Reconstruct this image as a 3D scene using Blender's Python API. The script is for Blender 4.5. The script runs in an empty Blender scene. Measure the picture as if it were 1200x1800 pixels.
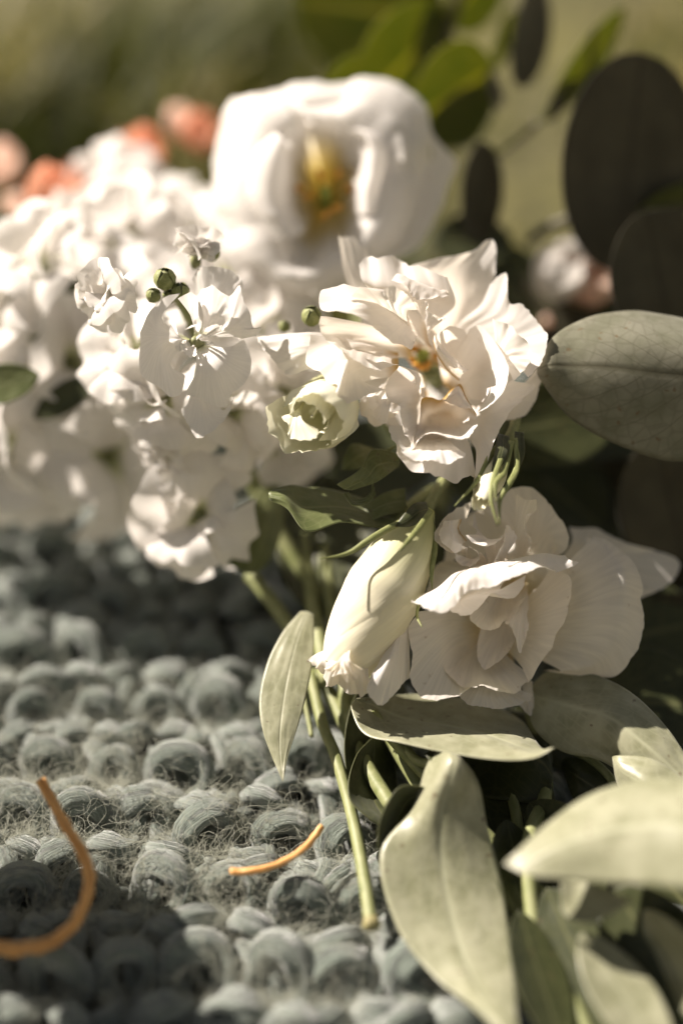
import bpy, math, random
import numpy as np
from mathutils import Vector, Matrix, noise
random.seed(7); np.random.seed(7)
SC = bpy.context.scene
COL = SC.collection
CM = 0.01                                   # everything below is measured in centimetres

# ---------------------------------------------------------------- camera
PITCH = math.radians(38.0); DIST = 36.0; FOC_H = 5.67
Rt = np.array([1.0, 0, 0]); Fw = np.array([0, math.cos(PITCH), -math.sin(PITCH)]); Up = np.array([0, math.sin(PITCH), math.cos(PITCH)])
CAMP = np.array([0, 0, FOC_H]) - DIST * Fw
cam = bpy.data.cameras.new('camera'); cam_o = bpy.data.objects.new('camera', cam); COL.objects.link(cam_o)
cam.sensor_fit = 'VERTICAL'; cam.sensor_height = 36; cam.sensor_width = 24; cam.lens = 50
cam.clip_start = 0.01; cam.clip_end = 500
cam_o.location = Vector(CAMP * CM); cam_o.rotation_euler = (math.pi / 2 - PITCH, 0, 0)
cam.dof.use_dof = True; cam.dof.focus_distance = DIST * CM; cam.dof.aperture_fstop = 2.1
SC.camera = cam_o

# ---------------------------------------------------------------- light
SUN_AZ = math.radians(62); SUN_EL = math.radians(41)       # behind the flowers and to the left
SUNV = Vector((-math.sin(SUN_AZ) * math.cos(SUN_EL), math.cos(SUN_AZ) * math.cos(SUN_EL), math.sin(SUN_EL)))
w = bpy.data.worlds.new('World'); SC.world = w; w.use_nodes = True
nt = w.node_tree; bg = nt.nodes['Background']
sky = nt.nodes.new('ShaderNodeTexSky'); sky.sky_type = 'NISHITA'; sky.sun_disc = False
sky.sun_elevation = SUN_EL; sky.sun_rotation = -SUN_AZ; sky.dust_density = 0.4; sky.air_density = 0.8; sky.altitude = 2500
tint = nt.nodes.new('ShaderNodeMix'); tint.data_type = 'RGBA'; tint.blend_type = 'MULTIPLY'; tint.inputs[0].default_value = 1.0
tint.inputs[7].default_value = (1.0, 0.60, 0.32, 1)        # warm white balance of the picture
nt.links.new(sky.outputs[0], tint.inputs[6]); nt.links.new(tint.outputs[2], bg.inputs[0]); bg.inputs[1].default_value = 0.105
sl = bpy.data.lights.new('sun', 'SUN'); sl.energy = 4.3; sl.angle = math.radians(0.6); sl.color = (1.0, 0.895, 0.79)
so = bpy.data.objects.new('sun', sl); COL.objects.link(so); so.rotation_euler = SUNV.to_track_quat('Z', 'Y').to_euler()
SC.view_settings.view_transform = 'Standard'; SC.view_settings.look = 'None'; SC.view_settings.gamma = 1.0
SC.view_settings.use_curve_mapping = False; SC.view_settings.exposure = 1.62
SC.cycles.use_denoising = True; SC.cycles.max_bounces = 10; SC.cycles.diffuse_bounces = 5; SC.cycles.transmission_bounces = 6
SC.cycles.caustics_reflective = False; SC.cycles.caustics_refractive = False

# ---------------------------------------------------------------- measuring helpers
def at(px, py, d=0.0):
    """point (cm) seen at photo pixel px,py, d cm behind (+) or before (-) the plane of sharpness"""
    q = DIST + d
    return CAMP + q * (Fw + (px - 600) * 0.0004 * Rt + (900 - py) * 0.0004 * Up)
def onz(px, py, z=0.0):
    dr = Fw + (px - 600) * 0.0004 * Rt + (900 - py) * 0.0004 * Up
    return CAMP + dr * ((z - CAMP[2]) / dr[2])
def camdir(x, y, z):                       # right, up, towards the camera
    v = x * Rt + y * Up - z * Fw
    return v / np.linalg.norm(v)
def cr(P, n, closed=False):
    """Catmull-Rom resample of K x 3 points to n, chord-length parametrised"""
    P = np.asarray(P, float); K = len(P)
    if K == 1: return np.repeat(P, n, 0)
    seg = np.maximum(np.linalg.norm(np.diff(P, axis=0), axis=1), 1e-6) ** 0.6
    T = np.concatenate([[0], np.cumsum(seg)]); T /= T[-1]
    return cr_at(P, T, np.linspace(0, 1, n))
def cr_at(P, T, x):
    P = np.asarray(P, float); K = P.shape[0]
    m = np.zeros_like(P)
    for i in range(K):
        a = max(i - 1, 0); b = min(i + 1, K - 1)
        m[i] = (P[b] - P[a]) / max(T[b] - T[a], 1e-9)
    idx = np.clip(np.searchsorted(T, x, side='right') - 1, 0, K - 2)
    h = (T[idx + 1] - T[idx]); u = (x - T[idx]) / np.maximum(h, 1e-9)
    sh = (-1,) + (1,) * (P.ndim - 1); u = u.reshape(sh); h = h.reshape(sh)
    h00 = 2*u**3 - 3*u**2 + 1; h10 = u**3 - 2*u**2 + u; h01 = -2*u**3 + 3*u**2; h11 = u**3 - u**2
    return h00 * P[idx] + h10 * h * m[idx] + h01 * P[idx + 1] + h11 * h * m[idx + 1]
def nz(x, y, z=0.0): return noise.noise((x, y, z))

# ---------------------------------------------------------------- scene-graph helpers
def tag(o, label=None, cat=None, group=None, kind=None):
    if label: o['label'] = label
    if cat: o['category'] = cat
    if group: o['group'] = group
    if kind: o['kind'] = kind
    return o
def thing(name, loc, label, cat, group=None):
    o = bpy.data.objects.new(name, None); COL.objects.link(o); o.location = Vector(np.asarray(loc) * CM)
    o.empty_display_size = 0.01
    return tag(o, label, cat, group)
def root_of(o):
    v = np.zeros(3)
    while o is not None: v = v + np.array(o.location); o = o.parent
    return v
def link(name, me, parent=None, mat=None):
    o = bpy.data.objects.new(name, me); COL.objects.link(o)
    if mat is not None and not me.materials: me.materials.append(mat)
    if parent is not None: o.parent = parent
    return o
def mesh_from(name, V, F, uv=None, smooth=True):
    me = bpy.data.meshes.new(name); me.from_pydata([tuple(v) for v in V], [], F)
    if smooth: me.polygons.foreach_set('use_smooth', [True] * len(me.polygons))
    if uv is not None:
        l = me.uv_layers.new(name='UVMap'); idx = np.zeros(len(me.loops), int); me.loops.foreach_get('vertex_index', idx)
        l.data.foreach_set('uv', np.asarray(uv)[idx].astype(np.float32).ravel())
    me.update(); return me
def grid_faces(nu, nv, wrap=False):
    F = []
    for i in range(nu - 1):
        for j in range(nv if wrap else nv - 1):
            k = (j + 1) % nv
            F.append((i*nv + j, i*nv + k, (i+1)*nv + k, (i+1)*nv + j))
    return F
def grid_normals(G):
    du = np.gradient(G, axis=0); dv = np.gradient(G, axis=1)
    n = np.cross(du, dv); l = np.linalg.norm(n, axis=2, keepdims=True)
    return n / np.maximum(l, 1e-9)

def sheet(name, rows, parent, mat, nu=30, nv=40, ruff=0.05, freq=5.0, jag=0.03, crinkle=0.012, thick=0.0, seed=None, groove=0.0, world=False, side=0.0, rim_pow=3.0):
    """a curved sheet spanned by rows of points (base row first, free edge last)"""
    if seed is None: seed = random.random() * 100
    R = [cr([p if world else at(*p) for p in r], nv) for r in rows]
    R = np.array(R)
    seg = np.maximum(np.linalg.norm(np.diff(R, axis=0), axis=2).mean(1), 1e-3)
    T = np.concatenate([[0], np.cumsum(seg)]); L = T[-1]; T = T / L
    s = np.linspace(0, 1, nu); t = np.linspace(0, 1, nv)
    G = cr_at(R, T, s)
    # uneven free edge
    out = G[-1] - G[-3]; out /= np.maximum(np.linalg.norm(out, axis=1, keepdims=True), 1e-6)
    jj = np.array([nz(a * freq * 2.3, seed, 1.7) + 0.6 * nz(a * freq * 6, seed, 4.1) for a in t]) * jag
    G += (s ** 5)[:, None, None] * (out * jj[:, None])[None]
    N = grid_normals(G)
    A = np.zeros((nu, nv))
    for i, si in enumerate(s):
        wr = ruff * si ** rim_pow
        for j, tj in enumerate(t):
            e = abs(2 * tj - 1) ** 3 * side
            A[i, j] = (wr + e * ruff) * (nz(tj * freq, si * 1.6, seed) * 1.5 + 0.5 * nz(tj * freq * 2.6, si * 3, seed + 9)) \
                + crinkle * (nz(tj * 7, si * 6, seed + 3) + 0.7 * nz(tj * 16, si * 9, seed + 5)) \
                + max(ruff, 0.04) * 0.5 * si ** 9 * nz(tj * freq * 5, seed + 20, si) \
                - 0.4 * groove * math.exp(-((tj - 0.5) / 0.05) ** 2) * (1 - si ** 3)
    G = G + N * A[:, :, None]
    V = G.reshape(-1, 3) * CM - (root_of(parent) if parent is not None else 0)
    uv = np.stack(np.meshgrid(t, s), -1).reshape(-1, 2)
    me = mesh_from(name, V, grid_faces(nu, nv), uv)
    o = link(name, me, parent, mat)
    if thick:
        m = o.modifiers.new('thickness', 'SOLIDIFY'); m.thickness = thick * CM; m.offset = 0
    return o

def tube_mesh(name, P, r0, r1, off, nr=10, n=24, wob=0.0, seed=0.0, rfun=None):
    P = cr(P, n); tn = np.gradient(P, axis=0); tn /= np.linalg.norm(tn, axis=1, keepdims=True)
    V = []; uv = []; a = np.array([0.31, 0.2, 0.93]); up = a - tn[0] * a.dot(tn[0]); up /= np.linalg.norm(up)
    for i in range(n):
        up = up - tn[i] * up.dot(tn[i]); up /= np.linalg.norm(up); bi = np.cross(tn[i], up)
        f = i / (n - 1); r = r0 + (r1 - r0) * f
        if rfun: r *= rfun(f)
        for k in range(nr):
            a = 2 * math.pi * k / nr
            rr = r * (1 + wob * nz(i * 0.35, k * 0.6, seed))
            V.append(P[i] + (up * math.cos(a) + bi * math.sin(a)) * rr); uv.append((k / nr, f))
    F = grid_faces(n, nr, True)
    F.append(tuple(range(nr))[::-1]); F.append(tuple((n - 1) * nr + k for k in range(nr)))
    return mesh_from(name, np.array(V) * CM - off, F, uv)
def tube(name, pts, r0, r1, parent, mat, world=False, **k):
    P = [p if world else at(*p) for p in pts]
    off = root_of(parent) if parent is not None else np.zeros(3)
    return link(name, tube_mesh(name, P, r0, r1, off, **k), parent, mat)

# ---------------------------------------------------------------- materials
def new_mat(name):
    m = bpy.data.materials.new(name); m.use_nodes = True; n = m.node_tree.nodes; n.clear()
    return m, n, m.node_tree.links
def nd(n, typ, **k):
    x = n.new('ShaderNode' + typ)
    for a, b in k.items(): setattr(x, a, b)
    return x
def mixc(n, l, fac, a, b, blend='MIX'):
    x = nd(n, 'Mix', data_type='RGBA', blend_type=blend)
    for i, v in ((0, fac), (6, a), (7, b)):
        if hasattr(v, 'node'): l.new(v, x.inputs[i])
        elif i == 0: x.inputs[i].default_value = v
        else: x.inputs[i].default_value = (*v, 1)
    return x.outputs[2]
def ramp(n, l, src, *stops):
    x = nd(n, 'ValToRGB'); e = x.color_ramp.elements
    while len(e) < len(stops): e.new(0.5)
    for k, (p, c) in enumerate(stops):
        e[k].position = p; e[k].color = (c, c, c, 1) if not isinstance(c, tuple) else (*c, 1)
    l.new(src, x.inputs[0]); return x.outputs[0]
def sheet_mat(name, col, base_col, base_at=(0.0, 0.45), vein=0.035, trans=0.46, rough=0.5, spec=0.3, vscale=60, bump=0.05, blotch=None, tcol=None, spots=0.0):
    """thin plant tissue: reflects and lets light through; fine veins run from base to edge"""
    m, n, l = new_mat(name)
    tc = nd(n, 'TexCoord'); sp = nd(n, 'SeparateXYZ'); l.new(tc.outputs['UV'], sp.inputs[0])
    mp = nd(n, 'Mapping'); mp.inputs['Scale'].default_value = (vscale, 3.0, 1); l.new(tc.outputs['UV'], mp.inputs[0])
    oi = nd(n, 'ObjectInfo'); ad = nd(n, 'VectorMath', operation='ADD'); l.new(mp.outputs[0], ad.inputs[0]); l.new(oi.outputs['Random'], ad.inputs[1])
    vn = nd(n, 'TexNoise'); vn.inputs['Scale'].default_value = 1.0; vn.inputs['Detail'].default_value = 3; l.new(ad.outputs[0], vn.inputs['Vector'])
    on = nd(n, 'TexNoise'); on.inputs['Scale'].default_value = 160; on.inputs['Detail'].default_value = 4; l.new(tc.outputs['Object'], on.inputs['Vector'])
    c = mixc(n, l, ramp(n, l, sp.outputs[1], (base_at[0], 1.0), (base_at[1], 0.0)), col, base_col)
    v = ramp(n, l, vn.outputs[0], (0.35, 1.0 - vein), (0.65, 1.0))
    c = mixc(n, l, 1.0, c, v, 'MULTIPLY')
    if blotch:
        c = mixc(n, l, ramp(n, l, on.outputs[0], (0.45, 0.0), (0.7, 0.8)), c, blotch)
    if spots:
        vo = nd(n, 'TexNoise'); vo.inputs['Scale'].default_value = 330; vo.inputs['Detail'].default_value = 2; l.new(tc.outputs['Object'], vo.inputs['Vector'])
        c = mixc(n, l, ramp(n, l, vo.outputs[0], (0.70, 0.0), (0.78, spots)), c, (0.32, 0.22, 0.10))
    bp = nd(n, 'Bump'); bp.inputs['Strength'].default_value = bump; bp.inputs['Distance'].default_value = 0.0004
    hm = nd(n, 'Math', operation='ADD'); l.new(vn.outputs[0], hm.inputs[0]); l.new(on.outputs[0], hm.inputs[1]); l.new(hm.outputs[0], bp.inputs['Height'])
    pb = nd(n, 'BsdfPrincipled'); pb.inputs['Roughness'].default_value = rough; pb.inputs['Specular IOR Level'].default_value = spec
    l.new(c, pb.inputs['Base Color']); l.new(bp.outputs[0], pb.inputs['Normal'])
    tr = nd(n, 'BsdfTranslucent')
    if tcol: l.new(mixc(n, l, 1.0, c, tcol, 'MULTIPLY'), tr.inputs[0])
    else: l.new(c, tr.inputs[0])
    l.new(bp.outputs[0], tr.inputs['Normal'])
    mx = nd(n, 'MixShader'); mx.inputs[0].default_value = trans; l.new(pb.outputs[0], mx.inputs[1]); l.new(tr.outputs[0], mx.inputs[2])
    o = nd(n, 'OutputMaterial'); l.new(mx.outputs[0], o.inputs[0]); return m
def leaf_mat(name, col, col2, rib, trans=0.3, rough=0.42, spec=0.5, tcol=(1.0, 1.0, 0.45), ribw=0.018, mott=90, coat=0.0, netw=0.35):
    m, n, l = new_mat(name)
    tc = nd(n, 'TexCoord'); sp = nd(n, 'SeparateXYZ'); l.new(tc.outputs['UV'], sp.inputs[0])
    no = nd(n, 'TexNoise'); no.inputs['Scale'].default_value = mott; no.inputs['Detail'].default_value = 5; l.new(tc.outputs['Object'], no.inputs['Vector'])
    c = mixc(n, l, ramp(n, l, no.outputs[0], (0.36, 0.0), (0.64, 1.0)), col, col2)
    # midrib and side veins
    a = nd(n, 'Math', operation='SUBTRACT'); l.new(sp.outputs[0], a.inputs[0]); a.inputs[1].default_value = 0.5
    b = nd(n, 'Math', operation='ABSOLUTE'); l.new(a.outputs[0], b.inputs[0])
    midf = ramp(n, l, b.outputs[0], (0.0, 1.0), (ribw * 2, 0.0))
    c = mixc(n, l, midf, c, rib)
    k = nd(n, 'Math', operation='MULTIPLY_ADD'); l.new(b.outputs[0], k.inputs[0]); k.inputs[1].default_value = -1.1; l.new(sp.outputs[1], k.inputs[2])
    k1 = nd(n, 'Math', operation='MULTIPLY_ADD'); l.new(no.outputs[0], k1.inputs[0]); k1.inputs[1].default_value = 0.05; l.new(k.outputs[0], k1.inputs[2])
    k2 = nd(n, 'Math', operation='MULTIPLY'); l.new(k1.outputs[0], k2.inputs[0]); k2.inputs[1].default_value = 8.0
    k3 = nd(n, 'Math', operation='PINGPONG'); l.new(k2.outputs[0], k3.inputs[0]); k3.inputs[1].default_value = 0.5
    sv = ramp(n, l, k3.outputs[0], (0.0, netw), (0.06, 0.0))
    c = mixc(n, l, sv, c, rib)
    vo = nd(n, 'TexVoronoi', feature='DISTANCE_TO_EDGE'); vo.inputs['Scale'].default_value = 260; l.new(tc.outputs['Object'], vo.inputs['Vector'])
    c = mixc(n, l, ramp(n, l, vo.outputs[0], (0.0, netw * 0.6), (0.12, 0.0)), c, rib)
    bs = nd(n, 'TexNoise'); bs.inputs['Scale'].default_value = 420; bs.inputs['Detail'].default_value = 1; l.new(tc.outputs['Object'], bs.inputs['Vector'])
    c = mixc(n, l, ramp(n, l, bs.outputs[0], (0.72, 0.0), (0.77, 0.7)), c, (0.10, 0.065, 0.03))
    ed = ramp(n, l, b.outputs[0], (0.47, 0.0), (0.5, 0.55)); c = mixc(n, l, ed, c, rib)
    bp = nd(n, 'Bump'); bp.inputs['Strength'].default_value = 0.45; bp.inputs['Distance'].default_value = 0.0005
    mh = nd(n, 'Math', operation='MULTIPLY'); l.new(midf, mh.inputs[0]); mh.inputs[1].default_value = 0.35
    hh = nd(n, 'Math', operation='SUBTRACT'); l.new(no.outputs[0], hh.inputs[0]); l.new(mh.outputs[0], hh.inputs[1]); l.new(hh.outputs[0], bp.inputs['Height'])
    pb = nd(n, 'BsdfPrincipled'); pb.inputs['Roughness'].default_value = rough; pb.inputs['Specular IOR Level'].default_value = spec
    pb.inputs['Sheen Weight'].default_value = 0.15
    l.new(c, pb.inputs['Base Color']); l.new(bp.outputs[0], pb.inputs['Normal'])
    tr = nd(n, 'BsdfTranslucent'); l.new(mixc(n, l, 1.0, c, tcol, 'MULTIPLY'), tr.inputs[0])
    mx = nd(n, 'MixShader'); mx.inputs[0].default_value = trans; l.new(pb.outputs[0], mx.inputs[1]); l.new(tr.outputs[0], mx.inputs[2])
    o = nd(n, 'OutputMaterial'); l.new(mx.outputs[0], o.inputs[0]); return m
def plain_mat(name, col, col2, scale=120, rough=0.55, spec=0.4, stretch=None, bump=0.3, sss=0.0):
    m, n, l = new_mat(name)
    tc = nd(n, 'TexCoord'); no = nd(n, 'TexNoise'); no.inputs['Detail'].default_value = 4
    if stretch:
        mp = nd(n, 'Mapping'); mp.inputs['Scale'].default_value = stretch; l.new(tc.outputs['UV'], mp.inputs[0]); l.new(mp.outputs[0], no.inputs['Vector']); no.inputs['Scale'].default_value = 1
    else:
        l.new(tc.outputs['Object'], no.inputs['Vector']); no.inputs['Scale'].default_value = scale
    c = mixc(n, l, ramp(n, l, no.outputs[0], (0.35, 0.0), (0.65, 1.0)), col, col2)
    pb = nd(n, 'BsdfPrincipled'); pb.inputs['Roughness'].default_value = rough; pb.inputs['Specular IOR Level'].default_value = spec
    if sss: pb.inputs['Subsurface Weight'].default_value = sss; pb.inputs['Subsurface Radius'].default_value = (0.004, 0.003, 0.001); pb.inputs['Subsurface Scale'].default_value = 0.5
    bp = nd(n, 'Bump'); bp.inputs['Strength'].default_value = bump; bp.inputs['Distance'].default_value = 0.0004; l.new(no.outputs[0], bp.inputs['Height'])
    l.new(c, pb.inputs['Base Color']); l.new(bp.outputs[0], pb.inputs['Normal'])
    o = nd(n, 'OutputMaterial'); l.new(pb.outputs[0], o.inputs[0]); return m

M = {}
M['petal'] = sheet_mat('lisianthus_petal', (0.84, 0.815, 0.79), (0.50, 0.33, 0.10), (0.02, 0.22), trans=0.5, spots=0.15, tcol=(1.0, 0.95, 0.86))
M['petal_f1'] = sheet_mat('large_bloom_petal', (0.84, 0.815, 0.785), (0.66, 0.54, 0.18), (0.12, 0.5), trans=0.5, spots=0.0)
M['petal_old'] = sheet_mat('lisianthus_petal_cream', (0.86, 0.83, 0.78), (0.70, 0.56, 0.28), (0.0, 0.38), trans=0.52, vein=0.10, bump=0.08, vscale=38, spots=0.4, tcol=(1.0, 0.94, 0.82))
M['bud'] = sheet_mat('bud_petal', (0.78, 0.74, 0.58), (0.50, 0.52, 0.20), (0.0, 0.55), vein=0.06, trans=0.3, rough=0.4, bump=0.15)
M['greenbud'] = sheet_mat('young_bud_petal', (0.78, 0.76, 0.60), (0.54, 0.56, 0.28), (0.0, 0.7), vein=0.05, trans=0.3, bump=0.15)
M['stock'] = sheet_mat('stock_petal', (0.82, 0.79, 0.755), (0.48, 0.52, 0.20), (0.0, 0.3), vein=0.07, trans=0.45)
M['coral'] = sheet_mat('coral_petal', (0.74, 0.37, 0.24), (0.72, 0.45, 0.2), (0.0, 0.4), vein=0.1, trans=0.4)
M['blush'] = sheet_mat('blush_petal', (0.82, 0.62, 0.52), (0.75, 0.60, 0.35), (0.0, 0.4), vein=0.06)
M['leaf'] = leaf_mat('ruscus_leaf', (0.20, 0.203, 0.118), (0.30, 0.298, 0.20), (0.33, 0.335, 0.225), rough=0.40, spec=0.6, trans=0.18, mott=170, netw=0.5)
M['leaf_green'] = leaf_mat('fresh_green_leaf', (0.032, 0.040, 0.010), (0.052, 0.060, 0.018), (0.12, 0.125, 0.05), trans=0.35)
M['euc'] = leaf_mat('shaded_eucalyptus_leaf', (0.038, 0.034, 0.019), (0.058, 0.052, 0.031), (0.03, 0.026, 0.014), trans=0.04, rough=0.55, spec=0.14, netw=0.4, tcol=(0.9, 1.0, 0.25))  # darkened copy for the dim blades, their shade put into the colour
M['leaf_sunlit'] = leaf_mat('sunlit_green_leaf', (0.11, 0.135, 0.04), (0.17, 0.19, 0.075), (0.26, 0.28, 0.13), trans=0.35, netw=0.4)  # brighter copy of the green leaf, sunlight put into its colour
M['euc_in'] = leaf_mat('skylit_eucalyptus_leaf', (0.115, 0.115, 0.075), (0.165, 0.16, 0.118), (0.075, 0.07, 0.042), trans=0.05, rough=0.5, spec=0.3, netw=0.55, mott=140)  # lighter copy of the eucalyptus leaf, skylight put into its colour
M['euc_thin'] = leaf_mat('young_eucalyptus_leaf', (0.13, 0.16, 0.04), (0.16, 0.18, 0.05), (0.36, 0.36, 0.16), trans=0.65, rough=0.6, spec=0.2, netw=0.1, tcol=(1.4, 1.32, 0.5))
M['stem'] = plain_mat('green_stem', (0.15, 0.17, 0.06), (0.24, 0.25, 0.12), stretch=(3, 14, 1))
M['stem_dark'] = plain_mat('eucalyptus_stem', (0.055, 0.048, 0.026), (0.085, 0.075, 0.042), stretch=(3, 10, 1))
M['sepal'] = plain_mat('sepal_green', (0.15, 0.17, 0.055), (0.235, 0.25, 0.10), stretch=(2, 8, 1))
M['calyx'] = plain_mat('calyx_green', (0.14, 0.15, 0.065), (0.25, 0.255, 0.13), scale=300)
M['pistil'] = plain_mat('pistil_green', (0.20, 0.26, 0.04), (0.28, 0.30, 0.06), scale=300)
M['anther'] = plain_mat('anther_yellow', (0.66, 0.33, 0.05), (0.50, 0.24, 0.04), scale=500)
M['cut'] = plain_mat('cut_stem_end', (0.17, 0.16, 0.06), (0.30, 0.26, 0.13), scale=900, bump=0.9)
M['straw'] = plain_mat('orange_straw', (0.46, 0.20, 0.05), (0.76, 0.44, 0.17), stretch=(7, 5, 1), rough=0.5, bump=0.8)

# ---------------------------------------------------------------- setting: ground and grass behind
def ground():
    m, n, l = new_mat('soil_and_turf')
    tc = nd(n, 'TexCoord'); a = nd(n, 'TexNoise'); a.inputs['Scale'].default_value = 9; a.inputs['Detail'].default_value = 6; l.new(tc.outputs['Object'], a.inputs['Vector'])
    b = nd(n, 'TexNoise'); b.inputs['Scale'].default_value = 70; b.inputs['Detail'].default_value = 5; l.new(tc.outputs['Object'], b.inputs['Vector'])
    c = mixc(n, l, ramp(n, l, a.outputs[0], (0.4, 0.0), (0.62, 1.0)), (0.03, 0.028, 0.006), (0.075, 0.07, 0.013))
    c = mixc(n, l, ramp(n, l, b.outputs[0], (0.4, 0.0), (0.7, 0.8)), c, (0.11, 0.095, 0.025))
    pb = nd(n, 'BsdfPrincipled'); pb.inputs['Roughness'].default_value = 0.9; l.new(c, pb.inputs['Base Color'])
    bp = nd(n, 'Bump'); bp.inputs['Distance'].default_value = 0.01; l.new(b.outputs[0], bp.inputs['Height']); l.new(bp.outputs[0], pb.inputs['Normal'])
    o = nd(n, 'OutputMaterial'); l.new(pb.outputs[0], o.inputs[0])
    n1 = 90; V = []
    xs = np.concatenate([np.linspace(-3000, -90, 8), np.linspace(-80, 80, n1 - 16), np.linspace(90, 3000, 8)])
    ys = np.concatenate([np.linspace(-3000, -60, 8), np.linspace(-50, 170, n1 - 16), np.linspace(190, 6000, 8)])
    for y in ys:
        for x in xs: V.append((x * CM, y * CM, (-3.2 + (1.3 * nz(x * 0.06, y * 0.06, 3) if y > 22 else -0.3)) * CM))
    tag(link('ground', mesh_from('ground', V, grid_faces(n1, n1)), None, m), kind='structure')
    # grass
    gm, n, l = new_mat('grass_blade')
    at_ = nd(n, 'Attribute'); at_.attribute_name = 'tint'; at_.attribute_type = 'GEOMETRY'
    c = ramp(n, l, at_.outputs['Fac'], (0.0, (0.035, 0.042, 0.003)), (0.45, (0.10, 0.11, 0.010)), (0.75, (0.19, 0.17, 0.03)), (1.0, (0.38, 0.31, 0.13)))
    pb = nd(n, 'BsdfPrincipled'); pb.inputs['Roughness'].default_value = 0.6; l.new(c, pb.inputs['Base Color'])
    tr = nd(n, 'BsdfTranslucent'); l.new(c, tr.inputs[0]); mx = nd(n, 'MixShader'); mx.inputs[0].default_value = 0.4
    l.new(pb.outputs[0], mx.inputs[1]); l.new(tr.outputs[0], mx.inputs[2]); o = nd(n, 'OutputMaterial'); l.new(mx.outputs[0], o.inputs[0])
    V = []; F = []; tint = []
    rnd = random.Random(3)
    for _ in range(16000):
        y = 20 + 150 * rnd.random() ** 1.25; hw = 16 + (y + 30) * 0.33
        x = rnd.uniform(-hw, hw)
        dens = nz(x * 0.05, y * 0.035, 8.0)
        if rnd.random() > 0.55 + 1.2 * dens: continue
        h = rnd.uniform(2.0, 5.0) * (1 + 2.4 * max(dens, -0.25)) * (1.0 if x > -2 else 1.25); a = rnd.uniform(0, 6.28); b = rnd.uniform(0.2, 1.5) * h * 0.6; wd = rnd.uniform(0.15, 0.45)
        z0 = -3.3 + 1.3 * nz(x * 0.06, y * 0.06, 3)
        sx, sy = math.cos(a + 1.57) * wd, math.sin(a + 1.57) * wd; k = len(V)
        for q in range(4):
            f = q / 3; px = x + math.cos(a) * b * f * f; py = y + math.sin(a) * b * f * f; pz = z0 + h * f * (1 - 0.25 * f); tp = 1 - f * 0.95
            V += [((px - sx * tp) * CM, (py - sy * tp) * CM, pz * CM), ((px + sx * tp) * CM, (py + sy * tp) * CM, pz * CM)]
        F += [(k, k+1, k+3, k+2), (k+2, k+3, k+5, k+4), (k+4, k+5, k+7, k+6)]
        tv = min(1, max(0, 0.45 + 0.95 * nz(x * 0.13, y * 0.07, 21) + (0.03 if x > -3 else -0.08) + rnd.uniform(-0.25, 0.25))); tint += [tv] * 8
    me = mesh_from('grass', V, F); me.attributes.new('tint', 'FLOAT', 'POINT').data.foreach_set('value', tint)
    tag(link('grass', me, None, gm), 'blurred olive and straw coloured grass behind the flowers', 'grass', kind='stuff')
ground()

# ---------------------------------------------------------------- knitted blanket
WS, RH, KS = 1.72, 1.16, 0.80                          # stitch width, row height
def yarn_mat():
    m, n, l = new_mat('grey_green_wool')
    tc = nd(n, 'TexCoord'); mp = nd(n, 'Mapping'); mp.inputs['Scale'].default_value = (46, 2.4, 1); mp.inputs['Rotation'].default_value = (0, 0, 0.22); l.new(tc.outputs['UV'], mp.inputs[0])
    oi = nd(n, 'ObjectInfo'); ad = nd(n, 'VectorMath', operation='ADD'); l.new(mp.outputs[0], ad.inputs[0]); l.new(oi.outputs['Location'], ad.inputs[1])
    no = nd(n, 'TexNoise'); no.inputs['Scale'].default_value = 1; no.inputs['Detail'].default_value = 5; no.inputs['Roughness'].default_value = 0.65; l.new(ad.outputs[0], no.inputs['Vector'])
    big = nd(n, 'TexNoise'); big.inputs['Scale'].default_value = 60; l.new(tc.outputs['Object'], big.inputs['Vector'])
    c = mixc(n, l, ramp(n, l, no.outputs[0], (0.3, 0.0), (0.7, 1.0)), (0.062, 0.080, 0.062), (0.25, 0.29, 0.248))
    c = mixc(n, l, ramp(n, l, big.outputs[0], (0.4, 0.0), (0.7, 0.35)), c, (0.19, 0.22, 0.19))
    bp = nd(n, 'Bump'); bp.inputs['Strength'].default_value = 0.9; bp.inputs['Distance'].default_value = 0.0016; l.new(no.outputs[0], bp.inputs['Height'])
    pb = nd(n, 'BsdfPrincipled'); pb.inputs['Roughness'].default_value = 0.75; pb.inputs['Specular IOR Level'].default_value = 0.25; pb.inputs['Sheen Weight'].default_value = 0.6; pb.inputs['Sheen Roughness'].default_value = 0.45
    l.new(c, pb.inputs['Base Color']); l.new(bp.outputs[0], pb.inputs['Normal'])
    o = nd(n, 'OutputMaterial'); l.new(pb.outputs[0], o.inputs[0]); return m
YM = yarn_mat()
def yarn_path(sign, n=30):
    th = np.linspace(-1.22 * math.pi, 1.22 * math.pi, n)
    x = WS / KS * th / (2 * math.pi) + 0.20 * WS / KS * np.sin(2 * th)
    y = 1.02 * np.cos(np.clip(th, -math.pi, math.pi))
    z = (0.50 if sign > 0 else -0.36) * np.cos(2 * np.clip(th, -math.pi, math.pi)) + (0.24 if sign > 0 else -0.20)
    e = np.maximum(0, np.abs(th) - 0.9 * math.pi); z = z - 1.3 * e ** 1.3
    return np.stack([x, y, z], 1) * KS
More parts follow.
